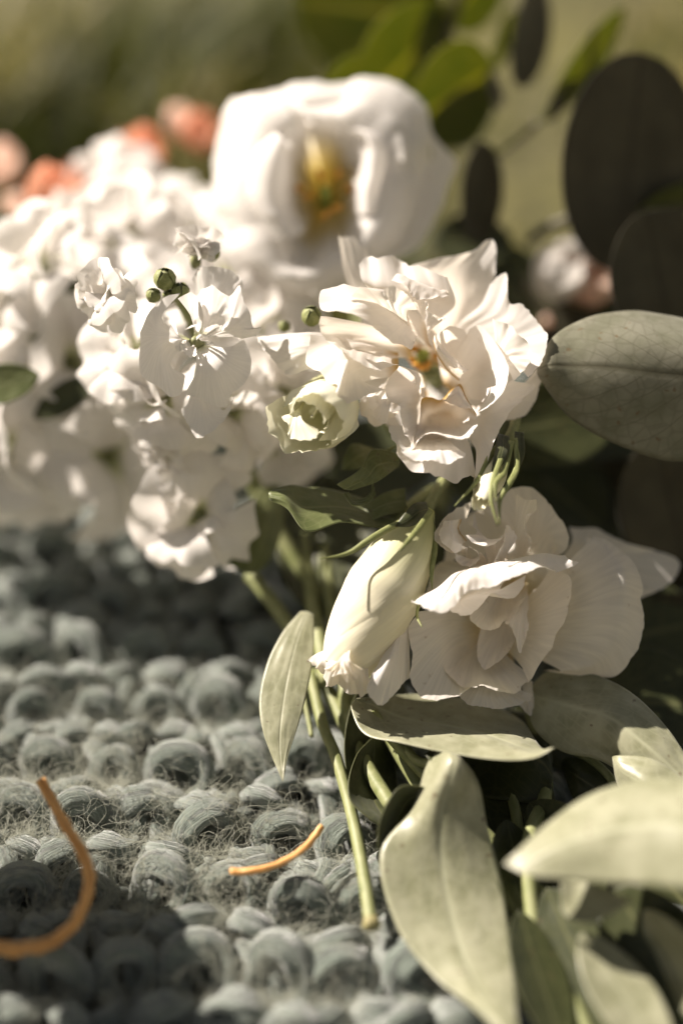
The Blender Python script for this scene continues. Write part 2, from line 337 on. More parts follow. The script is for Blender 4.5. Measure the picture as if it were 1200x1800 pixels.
def stitch_geo(sign, seed, nr=24, n=38):
    P = yarn_path(sign, n); rr_ = random.Random(int(seed * 10) + 77)
    P = P * np.array([rr_.uniform(0.92, 1.1), rr_.uniform(0.85, 1.12), rr_.uniform(0.8, 1.25)])
    P = P + np.array([[nz(i * 0.16, seed, 1.0), nz(i * 0.16, seed, 2.0), nz(i * 0.16, seed, 3.0)] for i in range(n)]) * np.array([0.14, 0.14, 0.16])
    tn = np.gradient(P, axis=0); tn /= np.linalg.norm(tn, axis=1, keepdims=True)
    V = []; uv = []
    for i in range(n):
        a = np.array([0, 0, 1.0]); up = a - tn[i] * a.dot(tn[i]); up /= max(np.linalg.norm(up), 1e-6); bi = np.cross(tn[i], up); f = i / (n - 1)
        cap = math.sqrt(max(0.0, 1 - (max(0, abs(2 * f - 1) - 0.8) / 0.2) ** 2)) * 0.97 + 0.03
        for k in range(nr):
            ang = 2 * math.pi * k / nr; ca, sa = math.cos(ang), math.sin(ang)
            r = 0.37 * KS * (1 + 0.26 * nz(f * 4, ca * 0.8 + seed, sa * 0.8) + 0.16 * nz(f * 7, ca * 1.8 + seed, sa * 1.8) + 0.09 * nz(f * 9, ca * 4 + seed, sa * 4))
            r *= 1 + 0.13 * math.cos(3 * ang + 11 * f + seed) + 0.04 * math.cos(7 * ang + 15 * f)
            r *= cap * (0.86 + 0.2 * math.cos(math.pi * (2 * f - 1)) ** 2)
            V.append(P[i] + (up * ca * 0.95 + bi * sa * 1.08) * r); uv.append((k / nr, f * 4))
    return np.array(V), uv, grid_faces(n, nr, True)
def sag(x, y): return 0.35 * nz(x * 0.09, y * 0.09, 5.5) - (0.9 * max(0, (y - 10) / 10) ** 2)
blanket = thing('knitted_blanket', (0, 0, 0), 'chunky grey green hand knitted wool blanket under the flowers', 'blanket')
var = {}
for s in (1, -1):
    for q in range(9):
        V, uv, F = stitch_geo(s, q * 3.7 + s)
        var[s, q] = (mesh_from('stitch', V * CM, F, uv), V, uv, F)
        var[s, q][0].materials.append(YM)
spots = []
for j in range(-12, 18):
    for i in range(-12, 12):
        sgn = 1 if j % 2 == 0 else -1
        x = i * WS + 0.25 * math.sin(j * 1.3) + (WS / 2 if (j // 2) % 2 else 0); y = j * RH + 0.5 * nz(i * 0.5, j * 0.3, 2.0) + 0.05 * x + 0.4 * math.sin(x * 0.35 + j * 0.4) + 0.34 * nz(i * 1.9, j * 2.3, 6.0); x += 0.32 * nz(i * 1.3, j * 1.7, 11.0)
        z = -1.55 + sag(x, y) + 0.30 * nz(i * 1.7, j * 1.9, 4)
        P = np.array([x, y, z]) - CAMP; q = P.dot(Fw); u = P.dot(Rt) / q / 0.0004 + 600; v = 900 - P.dot(Up) / q / 0.0004
        inview = -90 < u < 1290 and 820 < v < 1900
        hid = (u > 520 and v < 1220) or u > 760
        spots.append((0 if (inview and not hid) else 1 if inview else 2, q, x, y, z, sgn, random.Random(i * 91 + j * 37).randrange(9), i, j, u, v))
spots.sort()
mv, mf, muv = [], [], []
for k, (cl, q, x, y, z, sgn, vr, i, j, u, v) in enumerate(spots):
    rz = 0.7 * nz(i * 2.1, j * 1.1, 7); sc = 1.0 + 0.32 * nz(i * 3.1, j * 2.7, 13)
    if k < 290 and cl < 2:
        o = link('stitch', var[sgn, vr][0], blanket); o.location = Vector((x * CM, y * CM, z * CM)); o.rotation_euler = (0.5 * nz(i * 1.2, j * 1.5, 1), 0.45 * nz(i * 1.3, j * 0.9, 9), rz); o.scale = (sc, sc * (1 + 0.2 * nz(i * 2.2, j, 5)), sc)
    else:
        V, uv, F = var[sgn, vr][1:]; b = len(mv); c_, s_ = math.cos(rz), math.sin(rz)
        mv += [((x + p[0] * c_ - p[1] * s_) * CM, (y + p[0] * s_ + p[1] * c_) * CM, (z + p[2]) * CM) for p in V]
        mf += [tuple(e + b for e in f) for f in F]; muv += uv
tag(link('remaining_stitches', mesh_from('remaining_stitches', mv, mf, muv), blanket, YM), kind='stuff')
bx = [(x * CM, y * CM, (-2.5 + sag(x, y)) * CM) for y in np.linspace(-16, 21, 30) for x in np.linspace(-19, 19, 30)]
link('dark_backing', mesh_from('dark_backing', bx, grid_faces(30, 30)), blanket, plain_mat('dark_backing_sheet', (0.05, 0.055, 0.045), (0.09, 0.095, 0.08), scale=200, rough=0.9))  # dark sheet added below the stitches to block light in the gaps
def fuzz():
    """loose wool fibres standing off the yarn"""
    rnd = np.random.RandomState(11); pts = []; rad = []; cnt = []
    paths = {1: yarn_path(1, 60), -1: yarn_path(-1, 60)}
    def unit(v): return v / np.maximum(np.linalg.norm(v, axis=1, keepdims=True), 1e-9)
    for kind in (0, 1):
        P0 = []; T0 = []; N0 = []; Z0 = []
        for (cl, q, x, y, z, sgn, vr, i, j, u, v) in spots:
            if cl > 1 or (cl == 1 and not (500 < u < 800 and v > 1150)): continue
            sharp = max(0.1, 1 - abs(q - DIST) / 6.5)
            k = int((420, 85)[kind] * (1.0 if sgn > 0 else 0.15 + 0.25 * kind) * sharp * (0.5 + 1.6 * max(0, 0.5 + nz(i * 0.6, j * 0.5, 31 + kind)))); P = paths[sgn]; T = unit(np.gradient(P, axis=0))
            a = rnd.randint(8, 52, k); t = T[a]; up = np.array([[0, 0, 1.0]]) - t * t[:, 2:3]; up = unit(up); bi = np.cross(t, up)
            ang = rnd.uniform(-1.35, 1.35, (k, 1)); nrm = up * np.cos(ang) + bi * np.sin(ang)
            P0.append(np.array([[x, y, z]]) + P[a] + nrm * 0.35 * KS); T0.append(t); N0.append(nrm); Z0.append(np.full(k, z))
        p = np.concatenate(P0); t = np.concatenate(T0); nrm = np.concatenate(N0); z0 = np.concatenate(Z0); n_ = len(p)
        if kind == 0:
            d = t * rnd.choice([-1, 1], (n_, 1)) + nrm * rnd.uniform(0.0, 0.45, (n_, 1)) + rnd.normal(0, 0.2, (n_, 3)); ln = rnd.uniform(0.25, 0.8, (n_, 1)); m = 6; curl = 0.35; r = 0.0027
        else:
            d = nrm * rnd.uniform(0.5, 1.3, (n_, 1)) + t * rnd.normal(0, 0.6, (n_, 1)) + rnd.normal(0, 0.4, (n_, 3)); ln = rnd.uniform(0.5, 2.5, (n_, 1)); m = 12; curl = 0.95; r = 0.0046
        d = unit(d); ax = unit(rnd.normal(0, 1, (n_, 3))); st = ln / (m - 1); ch = np.zeros((n_, m, 3))
        for e in range(m):
            ch[:, e] = p
            d = unit(d + np.cross(ax, d) * curl * rnd.uniform(0.3, 1.0, (n_, 1)) + rnd.normal(0, 0.12, (n_, 3)))
            d[:, 2] -= np.where(p[:, 2] > z0 + 1.2, 0.35, 0.0)
            p = p + d * st
        pts.append(ch.reshape(-1, 3) * CM); rad.append(np.tile(r * (1 - 0.5 * np.arange(m) / m), n_)); cnt += [m] * n_
    pts = np.concatenate(pts); rad = np.concatenate(rad)
    hc = bpy.data.hair_curves.new('wool_fuzz'); hc.add_curves(cnt)
    hc.attributes['position'].data.foreach_set('vector', np.array(pts, np.float32).ravel())
    ra = hc.attributes.get('radius') or hc.attributes.new('radius', 'FLOAT', 'POINT'); ra.data.foreach_set('value', np.array(rad, np.float32) * CM)
    m, n, l = new_mat('wool_fibre'); pb = nd(n, 'BsdfPrincipled'); pb.inputs['Base Color'].default_value = (0.42, 0.43, 0.36, 1); pb.inputs['Roughness'].default_value = 0.45
    tr = nd(n, 'BsdfTranslucent'); tr.inputs[0].default_value = (0.42, 0.42, 0.34, 1); mx = nd(n, 'MixShader'); mx.inputs[0].default_value = 0.4
    l.new(pb.outputs[0], mx.inputs[1]); l.new(tr.outputs[0], mx.inputs[2]); o = nd(n, 'OutputMaterial'); l.new(mx.outputs[0], o.inputs[0])
    hc.materials.append(m); o = link('fuzz', hc, blanket); tag(o, kind='stuff')
fuzz()

# ---------------------------------------------------------------- open lisianthus at the centre
def petal(rows, par, mat='petal', **k):
    k.setdefault('ruff', 0.07); k.setdefault('freq', 6); k.setdefault('jag', 0.05)
    return sheet('petal', rows, par, M[mat], **k)
def stamens(par, px, py, d, n, spread, rnd, long=0.55):
    """pistil with stigma lobes and a ring of anthers deep in a flower"""
    c = at(px, py, d); toward = camdir(0.0, 0.15, 1.0)
    ps = link('pistil', tube_mesh('pistil', [c - toward * 0.6, c, c + toward * 0.35, c + toward * 0.6], 0.2, 0.14, root_of(par), nr=10, n=10), par, M['pistil'])
    for q in (-1, 1):
        e = c + toward * 0.62 + camdir(q, 0.3, 0.3) * 0.14
        link('stigma', tube_mesh('stigma', [c + toward * 0.5, c + toward * 0.62 + camdir(q, 0.1, 0.3) * 0.06, e], 0.10, 0.13, root_of(par), nr=8, n=6), ps, M['pistil'])
    for i in range(n):
        a = 6.283 * i / n + rnd.uniform(-0.3, 0.3); o_ = camdir(math.cos(a), math.sin(a), 0.0) * spread * rnd.uniform(0.7, 1.1)
        tip = c + o_ + toward * rnd.uniform(0.1, long)
        fl = link('filament', tube_mesh('filament', [c - toward * 0.5 + o_ * 0.3, c + o_ * 0.8, tip], 0.035, 0.03, root_of(par), nr=6, n=8), par, M['pistil'])
        dr = camdir(rnd.uniform(-1, 1), rnd.uniform(-1, 1), 0.5)
        link('anther', tube_mesh('anther', [tip - dr * 0.2, tip, tip + dr * 0.22], 0.1, 0.085, root_of(par), nr=8, n=8, rfun=lambda f: 0.35 + 0.8 * math.sin(math.pi * f)), fl, M['anther'])

f2 = thing('lisianthus', at(800, 760, 3.5), 'wide open white frilled lisianthus in the centre, brown yellow throat showing', 'flower', 'white lisianthus blooms')
C2 = (752, 642, 3.2)
petal([[C2], [(618, 510, 1.7), (640, 505, 2.0), (668, 510, 2.2)], [(592, 416, 2.0), (603, 417, 2.3), (622, 419, 2.7), (647, 447, 2.9)]], f2, ruff=0.03)
petal([[C2, (775, 640, 3.2)], [(690, 545, 1.6), (725, 560, 1.5), (772, 565, 1.5)], [(640, 500, 0.7), (690, 510, 0.6), (740, 515, 0.8), (800, 535, 1.0)], [(632, 463, 0.9), (648, 449, 1.2), (664, 455, 1.0), (690, 449, 1.3), (706, 457, 1.4), (719, 468, 1.1), (738, 468, 1.1), (765, 480, 0.7), (786, 488, 0.5)]], f2, ruff=0.07, freq=4)
petal([[C2, (790, 640, 3.2)], [(755, 550, 2.3), (810, 545, 3.0), (850, 550, 2.4)], [(728, 480, 1.9), (800, 480, 2.2), (868, 490, 2.1)], [(724, 468, 1.8), (762, 455, 2.0), (800, 449, 2.0), (830, 441, 2.0), (851, 425, 1.9), (864, 420, 1.9), (871, 440, 1.9), (871, 482, 2.0)]], f2, ruff=0.05, freq=4)
petal([[(770, 645, 3.0), (800, 680, 2.8)], [(805, 570, 2.0), (845, 590, 1.7), (880, 640, 1.3)], [(845, 535, 1.6), (885, 555, 1.2), (918, 600, 0.9), (915, 650, 0.7)], [(862, 500, 1.5), (887, 479, 1.3), (892, 503, 1.1), (894, 533, 1.1), (916, 534, 1.0), (934, 552, 0.9), (957, 582, 0.7), (963, 592, 0.6), (958, 616, 0.5), (950, 640, 0.5), (928, 664, 0.3)]], f2, ruff=0.05, freq=9, nv=60)
petal([[(850, 745, 2.2), (820, 740, 2.2)], [(915, 680, 1.4), (905, 705, 1.3), (880, 720, 1.3)], [(954, 632, 1.1), (951, 665, 1.2), (941, 700, 1.2), (925, 727, 1.2), (905, 737, 1.2), (884, 739, 1.2)]], f2, ruff=0.05)
petal([[(820, 720, 2.0), (810, 760, 1.8)], [(870, 690, 0.7), (852, 740, 0.6), (835, 790, 0.4)], [(900, 668, 0.6), (938, 680, 0.7), (915, 702, 0.6), (893, 728, 0.3), (880, 756, 0.1), (862, 792, -0.2), (849, 822, -0.3), (834, 842, -0.3)]], f2, ruff=0.05, freq=7)
# right-hand cup with the notch, and its turned-over lip
petal([[(778, 676, 2.4), (808, 700, 2.0)], [(768, 628, 0.9), (800, 632, 1.5), (836, 656, 1.3), (846, 706, 0.8)], [(762, 596, 0.2), (788, 574, 0.6), (816, 580, 0.8), (821, 590, 0.9), (828, 577, 0.8), (845, 572, 0.6), (872, 606, 0.1), (893, 646, -0.4), (883, 688, -0.5), (860, 714, -0.4), (838, 727, -0.3)]], f2, ruff=0.025, jag=0.02, freq=8, nv=56)
petal([[(762, 592, 0.15), (761, 602, 0.1), (768, 625, 0.2), (786, 652, 0.5), (806, 670, 0.9)], [(764, 588, -0.1), (768, 605, -0.15), (778, 622, -0.1), (795, 640, 0.1), (812, 658, 0.4)], [(774, 578, 0.2), (771, 600, 0.15), (786, 618, 0.2), (806, 636, 0.4), (823, 650, 0.6)]], f2, ruff=0.02, jag=0.02)
# lower bowl
petal([[(739, 712, 0.1), (742, 700, 0.4), (757, 698, 0.6), (775, 702, 0.7), (792, 686, 0.7), (808, 675, 0.6), (818, 696, 0.4), (837, 728, -0.1)], [(737, 740, 0.5), (760, 728, 1.5), (795, 724, 1.7), (836, 738, 0.3)], [(730, 768, 0.1), (760, 752, 0.6), (800, 752, 0.5), (838, 745, -0.1)], [(726, 797, -0.5), (734, 774, -0.5), (752, 764, -0.6), (766, 762, -0.6), (788, 769, -0.7), (808, 773, -0.7), (826, 768, -0.6), (839, 747, -0.3)]], f2, ruff=0.04, jag=0.02, freq=7)
petal([[(790, 690, 0.9), (806, 676, 0.6), (818, 698, 0.5), (834, 725, 0.0)], [(783, 702, 0.3), (803, 690, 0.1), (818, 707, 0.0), (830, 722, -0.2)], [(776, 703, 0.6), (796, 711, 0.2), (812, 717, 0.1), (828, 718, 0.0)]], f2, ruff=0.02, jag=0.01)
petal([[(770, 715, 2.0), (800, 730, 1.8)], [(715, 745, 0.4), (745, 780, 0.3), (790, 785, 0.3), (828, 790, 0.5)], [(685, 748, -0.1), (687, 766, -0.2), (697, 786, -0.3), (702, 803, -0.3), (722, 827, -0.4), (750, 832, -0.4), (778, 842, -0.3), (801, 850, -0.2), (813, 842, -0.1), (836, 838, 0.1)]], f2, ruff=0.05, freq=8)
petal([[(752, 690, 2.0), (750, 715, 1.8)], [(722, 655, 0.8), (735, 690, 1.2), (733, 735, 0.7), (732, 780, 0.2)], [(700, 643, 0.4), (677, 683, 0.2), (690, 706, 0.0), (703, 718, -0.1), (704, 750, -0.3), (716, 765, -0.4), (719, 784, -0.5), (726, 798, -0.5)]], f2, ruff=0.06, freq=9)
petal([[(750, 705, 1.4), (748, 680, 1.4), (742, 660, 1.2)], [(735, 690, 0.3), (737, 668, 0.2), (730, 652, 0.2)], [(726, 675, 0.3), (731, 668, 0.1), (716, 648, 0.0), (704, 644, 0.1)]], f2, ruff=0.02)
petal([[(700, 660, 1.2), (710, 700, 1.2)], [(655, 685, 0.9), (670, 710, 0.6), (690, 725, 0.5)], [(634, 694, 0.9), (630, 715, 0.9), (642, 736, 0.8), (664, 750, 0.8), (690, 735, 0.7), (702, 720, 0.6)]], f2, ruff=0.09, freq=6)
petal([[(690, 655, 1.2), (695, 680, 1.1)], [(660, 690, 0.4), (668, 710, 0.2), (685, 715, 0.1)], [(645, 692, 0.5), (650, 712, 0.3), (660, 738, 0.3), (682, 745, 0.2)]], f2, ruff=0.06)
# left side: long reflexed petals, then the frilled folds
petal([[(640, 590, 1.2), (640, 645, 0.9)], [(545, 584, 0.6), (540, 615, 0.3), (548, 648, 0.4)], [(452, 592, 0.9), (458, 606, 0.8), (478, 630, 0.6), (498, 655, 0.5), (514, 660, 0.5)]], f2, ruff=0.04)
petal([[(700, 620, 1.4), (700, 660, 1.0)], [(610, 595, 0.1), (615, 640, -0.3), (640, 672, 0.0)], [(545, 588, 0.1), (538, 640, 0.1), (562, 655, -0.1), (577, 674, -0.3), (594, 680, -0.5), (592, 699, -0.7), (602, 711, -0.7), (628, 702, -0.5), (652, 690, -0.2), (678, 684, 0.1)]], f2, ruff=0.06, freq=5, nv=52)
petal([[(724, 600, 2.2), (724, 630, 2.0)], [(665, 575, 1.0), (660, 605, 1.1), (690, 630, 0.9)], [(585, 558, 0.2), (600, 595, 0.2), (640, 622, 0.1), (690, 640, 0.4)], [(562, 556, -0.3), (561, 574, -0.5), (575, 597, -0.6), (602, 619, -0.7), (626, 633, -0.7), (650, 645, -0.6), (674, 648, -0.4), (702, 642, 0.1)]], f2, ruff=0.05, freq=9, nv=52)
petal([[(765, 585, 1.8), (758, 615, 1.8)], [(690, 515, 0.7), (700, 550, 0.2), (735, 592, 0.8)], [(620, 505, 0.1), (640, 535, -0.6), (690, 580, -0.3), (728, 600, 0.2)], [(605, 499, 0.1), (582, 506, -0.1), (564, 512, -0.2), (562, 538, -0.4), (578, 546, -0.7), (612, 549, -0.9), (640, 560, -0.8), (665, 583, -0.5), (690, 603, -0.3), (706, 606, -0.2), (723, 615, -0.1), (731, 597, 0.1)]], f2, ruff=0.08, freq=4, nv=64, nu=40)
petal([[(775, 600, 2.0), (772, 630, 2.0)], [(745, 560, 0.9), (752, 590, 0.8)], [(724, 522, 0.2), (748, 530, 0.0), (748, 548, -0.1), (762, 556, -0.2), (786, 560, 0.2)]], f2, ruff=0.08, freq=6)
petal([[(720, 500, 0.9), (760, 520, 1.0), (800, 530, 1.2)], [(700, 480, 0.4), (745, 500, 0.4), (785, 512, 0.7)], [(688, 490, 0.1), (715, 505, 0.0), (724, 524, -0.1), (760, 524, 0.2), (790, 520, 0.5)]], f2, ruff=0.07, freq=5)
petal([[(752, 660, 4.6)], [(700, 600, 3.6), (740, 560, 3.8), (800, 560, 3.8), (840, 620, 3.6)], [(640, 640, 2.8), (640, 540, 3.2), (740, 490, 3.4), (850, 500, 3.2), (900, 590, 2.8), (900, 680, 2.6)]], f2, ruff=0.03)
petal([[(752, 660, 4.6)], [(840, 640, 3.4), (800, 720, 3.2), (720, 710, 3.2), (690, 650, 3.4)], [(910, 610, 2.6), (890, 720, 2.2), (800, 800, 2.0), (720, 780, 2.0), (640, 700, 2.4), (620, 620, 2.8)]], f2, ruff=0.03)
petal([[(700, 565, 0.7), (720, 580, 0.7)], [(650, 530, -0.4), (680, 530, -0.6), (715, 548, -0.3)], [(612, 522, -0.5), (640, 508, -0.8), (668, 512, -0.7), (692, 503, -0.8), (718, 520, -0.5), (738, 546, -0.2)]], f2, ruff=0.10, freq=7)
petal([[(850, 640, 1.3), (860, 660, 1.2)], [(868, 595, 0.5), (895, 620, 0.2), (890, 650, 0.3)], [(862, 560, 0.5), (880, 566, 0.2), (902, 578, 0.1), (928, 606, 0.0), (932, 628, -0.1), (925, 648, 0.0), (902, 668, 0.1)]], f2, ruff=0.07, freq=7)
petal([[(740, 765, 0.8), (780, 768, 0.8)], [(715, 785, -0.3), (755, 795, -0.6), (805, 788, -0.4)], [(700, 772, -0.4), (708, 796, -0.7), (728, 808, -0.8), (752, 806, -0.9), (778, 818, -0.9), (800, 812, -0.8), (820, 798, -0.5)]], f2, ruff=0.08, freq=7)
stamens(f2, 742, 632, 3.0, 6, 0.42, random.Random(5), 0.5)
tube('stem', [(752, 645, 3.6), (790, 720, 5.2), (790, 840, 6.5), (690, 1080, 5.0)], 0.28, 0.16, f2, M['stem'])
for a_ in ((848, 800, 1.2), (820, 815, 1.6), (890, 745, 1.6)):
    sheet('sepal', [[(790, 735, 3.0)], [((790 + a_[0]) / 2 - 8, (735 + a_[1]) / 2, 2.2), ((790 + a_[0]) / 2 + 10, (735 + a_[1]) / 2 + 6, 2.2)], [a_]], f2, M['leaf_green'], nu=12, nv=6, ruff=0, jag=0)

# ---------------------------------------------------------------- lower lisianthus
f3 = thing('lisianthus', at(880, 1120, 3.0), 'creamy drooping lisianthus below the centre bloom, bruised petals, partly shaded', 'flower', 'white lisianthus blooms')
PO = 'petal_old'
petal([[(930, 1040, 2.8)], [(1000, 960, 2.4), (1050, 985, 2.4), (1040, 1030, 2.2)], [(1000, 925, 2.6), (1050, 930, 2.6), (1100, 955, 2.6), (1160, 970, 2.8), (1195, 990, 2.8), (1172, 1028, 2.6), (1140, 1045, 2.4), (1122, 1052, 2.3)]], f3, PO, ruff=0.07)
petal([[(920, 1080, 2.2), (920, 1130, 2.0)], [(1000, 985, 1.2), (1020, 1060, 0.7), (1000, 1130, 0.9), (950, 1160, 1.2)], [(1040, 946, 1.2), (1085, 1010, 0.4), (1085, 1090, 0.3), (1050, 1160, 0.6), (985, 1180, 0.9)], [(1030, 944, 1.5), (1060, 948, 1.3), (1092, 966, 1.1), (1120, 1000, 0.9), (1128, 1035, 0.9), (1124, 1055, 0.8), (1131, 1085, 0.8), (1127, 1120, 0.8), (1112, 1150, 0.8), (1096, 1172, 0.9), (1076, 1190, 1.0), (1040, 1187, 1.1), (1000, 1188, 1.2), (950, 1180, 1.4)]], f3, PO, ruff=0.05, freq=8, nv=60, nu=40, crinkle=0.03)
petal([[(890, 1040, 2.6), (930, 1050, 2.6)], [(890, 930, 1.6), (940, 920, 1.3), (980, 980, 1.6)], [(832, 885, 1.5), (880, 870, 1.4), (900, 858, 1.3), (925, 856, 1.2), (952, 871, 1.1), (977, 902, 1.1), (998, 940, 1.2), (988, 972, 1.2), (940, 982, 1.0)]], f3, PO, ruff=0.04)
petal([[(900, 1030, 2.0)], [(905, 930, 1.0), (920, 935, 0.6), (930, 960, 0.7)], [(905, 868, 0.9), (928, 878, 0.5), (943, 880, 0.2), (942, 898, 0.1), (927, 903, 0.2), (922, 930, 0.3), (932, 955, 0.3), (931, 976, 0.3)]], f3, PO, ruff=0.05)
petal([[(860, 1030, 2.2), (840, 1030, 2.2)], [(815, 935, 1.0), (800, 950, 0.8), (820, 980, 0.7)], [(830, 880, 1.0), (802, 894, 0.7), (778, 914, 0.4), (764, 937, 0.2), (770, 958, 0.1), (795, 973, 0.0), (806, 966, -0.1), (822, 963, -0.1)]], f3, PO, ruff=0.05)
petal([[(812, 912, 0.4), (806, 930, 0.4), (820, 950, 0.5)], [(792, 915, 0.0), (795, 940, -0.2), (812, 958, -0.2)], [(780, 915, 0.3), (772, 945, 0.1), (798, 970, -0.1), (822, 962, -0.1)]], f3, 'petal', ruff=0.03)
petal([[(860, 1010, 1.6)], [(830, 985, 0.4), (848, 975, 0.5)], [(797, 972, 0.0), (806, 988, 0.0), (826, 997, 0.0), (838, 985, -0.1), (837, 970, 0.0), (823, 962, -0.1)]], f3, 'petal', ruff=0.05)
petal([[(870, 1030, 1.8), (890, 1020, 1.8)], [(845, 945, 0.6), (865, 950, 0.2), (890, 940, 0.4)], [(832, 900, 0.7), (831, 925, 0.5), (836, 938, 0.3), (818, 941, -0.1), (832, 953, -0.2), (862, 958, -0.3), (880, 948, -0.2), (892, 926, 0.0)]], f3, 'petal', ruff=0.04)
petal([[(866, 1030, 1.2), (850, 1030, 1.2)], [(890, 975, 0.3), (870, 985, 0.2)], [(910, 945, 0.3), (900, 930, 0.2), (888, 925, 0.0), (886, 950, -0.2), (872, 975, -0.2), (862, 1000, 0.0)]], f3, 'petal', ruff=0.03)
petal([[(900, 1050, 2.2)], [(900, 985, 1.6), (860, 1000, 1.4), (800, 1020, 1.6)], [(945, 955, 1.4), (880, 955, 1.8), (820, 985, 1.5), (770, 990, 1.4), (752, 1030, 1.2), (745, 1050, 1.0)]], f3, PO, ruff=0.04)
petal([[(880, 1060, 3.2)], [(820, 980, 2.4), (880, 950, 2.6), (940, 980, 2.4)], [(775, 1000, 1.9), (800, 930, 2.0), (860, 885, 2.2), (930, 890, 2.0), (975, 960, 1.8)]], f3, PO, ruff=0.03)
# left and lower cups
petal([[(850, 1090, 2.2), (860, 1120, 2.2)], [(790, 1070, 1.0), (785, 1110, 0.6), (800, 1150, 0.7), (820, 1180, 0.9)], [(735, 1075, 0.5), (718, 1105, 0.2), (724, 1150, -0.1), (720, 1194, -0.2), (736, 1220, -0.4), (757, 1232, -0.5), (790, 1226, -0.4), (812, 1219, -0.3), (830, 1205, -0.1)]], f3, PO, ruff=0.05, freq=7, nv=52)
petal([[(860, 1100, 2.6), (890, 1100, 2.6)], [(800, 1130, 1.4), (840, 1160, 1.0), (890, 1150, 1.2)], [(772, 1120, 0.6), (778, 1170, 0.2), (812, 1205, -0.2), (850, 1208, -0.3), (880, 1216, -0.3), (905, 1216, -0.2), (922, 1198, 0.1), (935, 1190, 0.3)]], f3, PO, ruff=0.06, freq=8)
petal([[(860, 1150, 1.6), (900, 1150, 1.6)], [(820, 1205, 0.3), (865, 1222, 0.1), (915, 1212, 0.4)], [(803, 1222, 0.2), (825, 1238, 0.0), (862, 1246, -0.1), (900, 1242, 0.0), (925, 1232, 0.2), (937, 1222, 0.4)]], f3, PO, ruff=0.05, freq=8, nv=48)
petal([[(905, 1180, 1.4)], [(918, 1215, 1.0), (935, 1200, 1.0)], [(912, 1238, 0.9), (930, 1258, 0.8), (938, 1235, 0.9), (932, 1195, 1.0)]], f3, PO, ruff=0.03)
petal([[(880, 1090, 2.4), (885, 1140, 2.2)], [(945, 1030, 1.2), (940, 1100, 0.8), (915, 1170, 0.7)], [(965, 1000, 1.0), (1000, 1012, 0.5), (1004, 1045, 0.3), (995, 1082, 0.2), (974, 1122, 0.1), (968, 1140, 0.1), (945, 1172, 0.1), (930, 1202, 0.2)]], f3, PO, ruff=0.03)
# inner ruffles
petal([[(885, 1040, 2.0), (905, 1045, 2.0)], [(850, 1085, 1.1), (875, 1120, 0.9), (905, 1110, 1.1)], [(845, 1100, 0.9), (838, 1140, 0.5), (842, 1165, 0.3), (851, 1177, 0.2), (868, 1168, 0.2), (890, 1150, 0.4), (903, 1130, 0.7)]], f3, PO, ruff=0.03)
petal([[(880, 1010, 1.6), (910, 1020, 1.8)], [(845, 1060, 0.5), (870, 1080, 0.6), (905, 1060, 0.7)], [(822, 1077, 0.0), (828, 1090, -0.1), (845, 1104, -0.2), (866, 1108, -0.2), (878, 1100, -0.1), (884, 1092, 0.1), (900, 1085, 0.3), (926, 1050, 0.6)]], f3, PO, ruff=0.05, freq=7)
petal([[(905, 1020, 1.5), (925, 1020, 1.5)], [(895, 1080, 0.4), (915, 1085, 0.3), (928, 1070, 0.6)], [(884, 1092, 0.2), (897, 1102, 0.0), (905, 1122, -0.1), (914, 1146, -0.2), (921, 1130, 0.0), (928, 1100, 0.2), (922, 1075, 0.5)]], f3, PO, ruff=0.02)
petal([[(900, 1005, 1.4), (830, 1020, 1.2)], [(880, 1035, 0.0), (830, 1045, -0.2), (790, 1062, 0.0)], [(925, 1010, 0.6), (910, 1045, 0.2), (885, 1052, -0.1), (865, 1042, -0.3), (840, 1070, -0.5), (815, 1083, -0.5), (792, 1075, -0.4)]], f3, 'petal', ruff=0.05)
# the long turned-over lip across the front
petal([[(760, 1050, 0.6), (800, 1010, 0.8), (880, 995, 0.9), (970, 985, 0.9)], [(740, 1046, -0.2), (770, 1032, -0.4), (800, 1008, -0.3), (850, 994, -0.3), (905, 982, -0.2), (950, 973, 0.0), (990, 976, 0.1)], [(728, 1056, -0.7), (775, 1052, -1.1), (820, 1018, -1.0), (870, 1010, -0.9), (925, 995, -0.7), (1000, 985, -0.3)], [(723, 1052, -0.8), (742, 1068, -1.1), (768, 1077, -1.3), (795, 1068, -1.3), (810, 1050, -1.2), (826, 1036, -1.1), (862, 1032, -1.1), (900, 1018, -1.0), (930, 1007, -0.9), (962, 999, -0.7), (992, 999, -0.5), (1018, 990, -0.4)]], f3, 'petal', ruff=0.10, freq=9, nv=64)
tube('stem', [(900, 1060, 3.0), (880, 980, 5.0), (760, 990, 5.5), (640, 1190, 3.5)], 0.25, 0.15, f3, M['stem'])

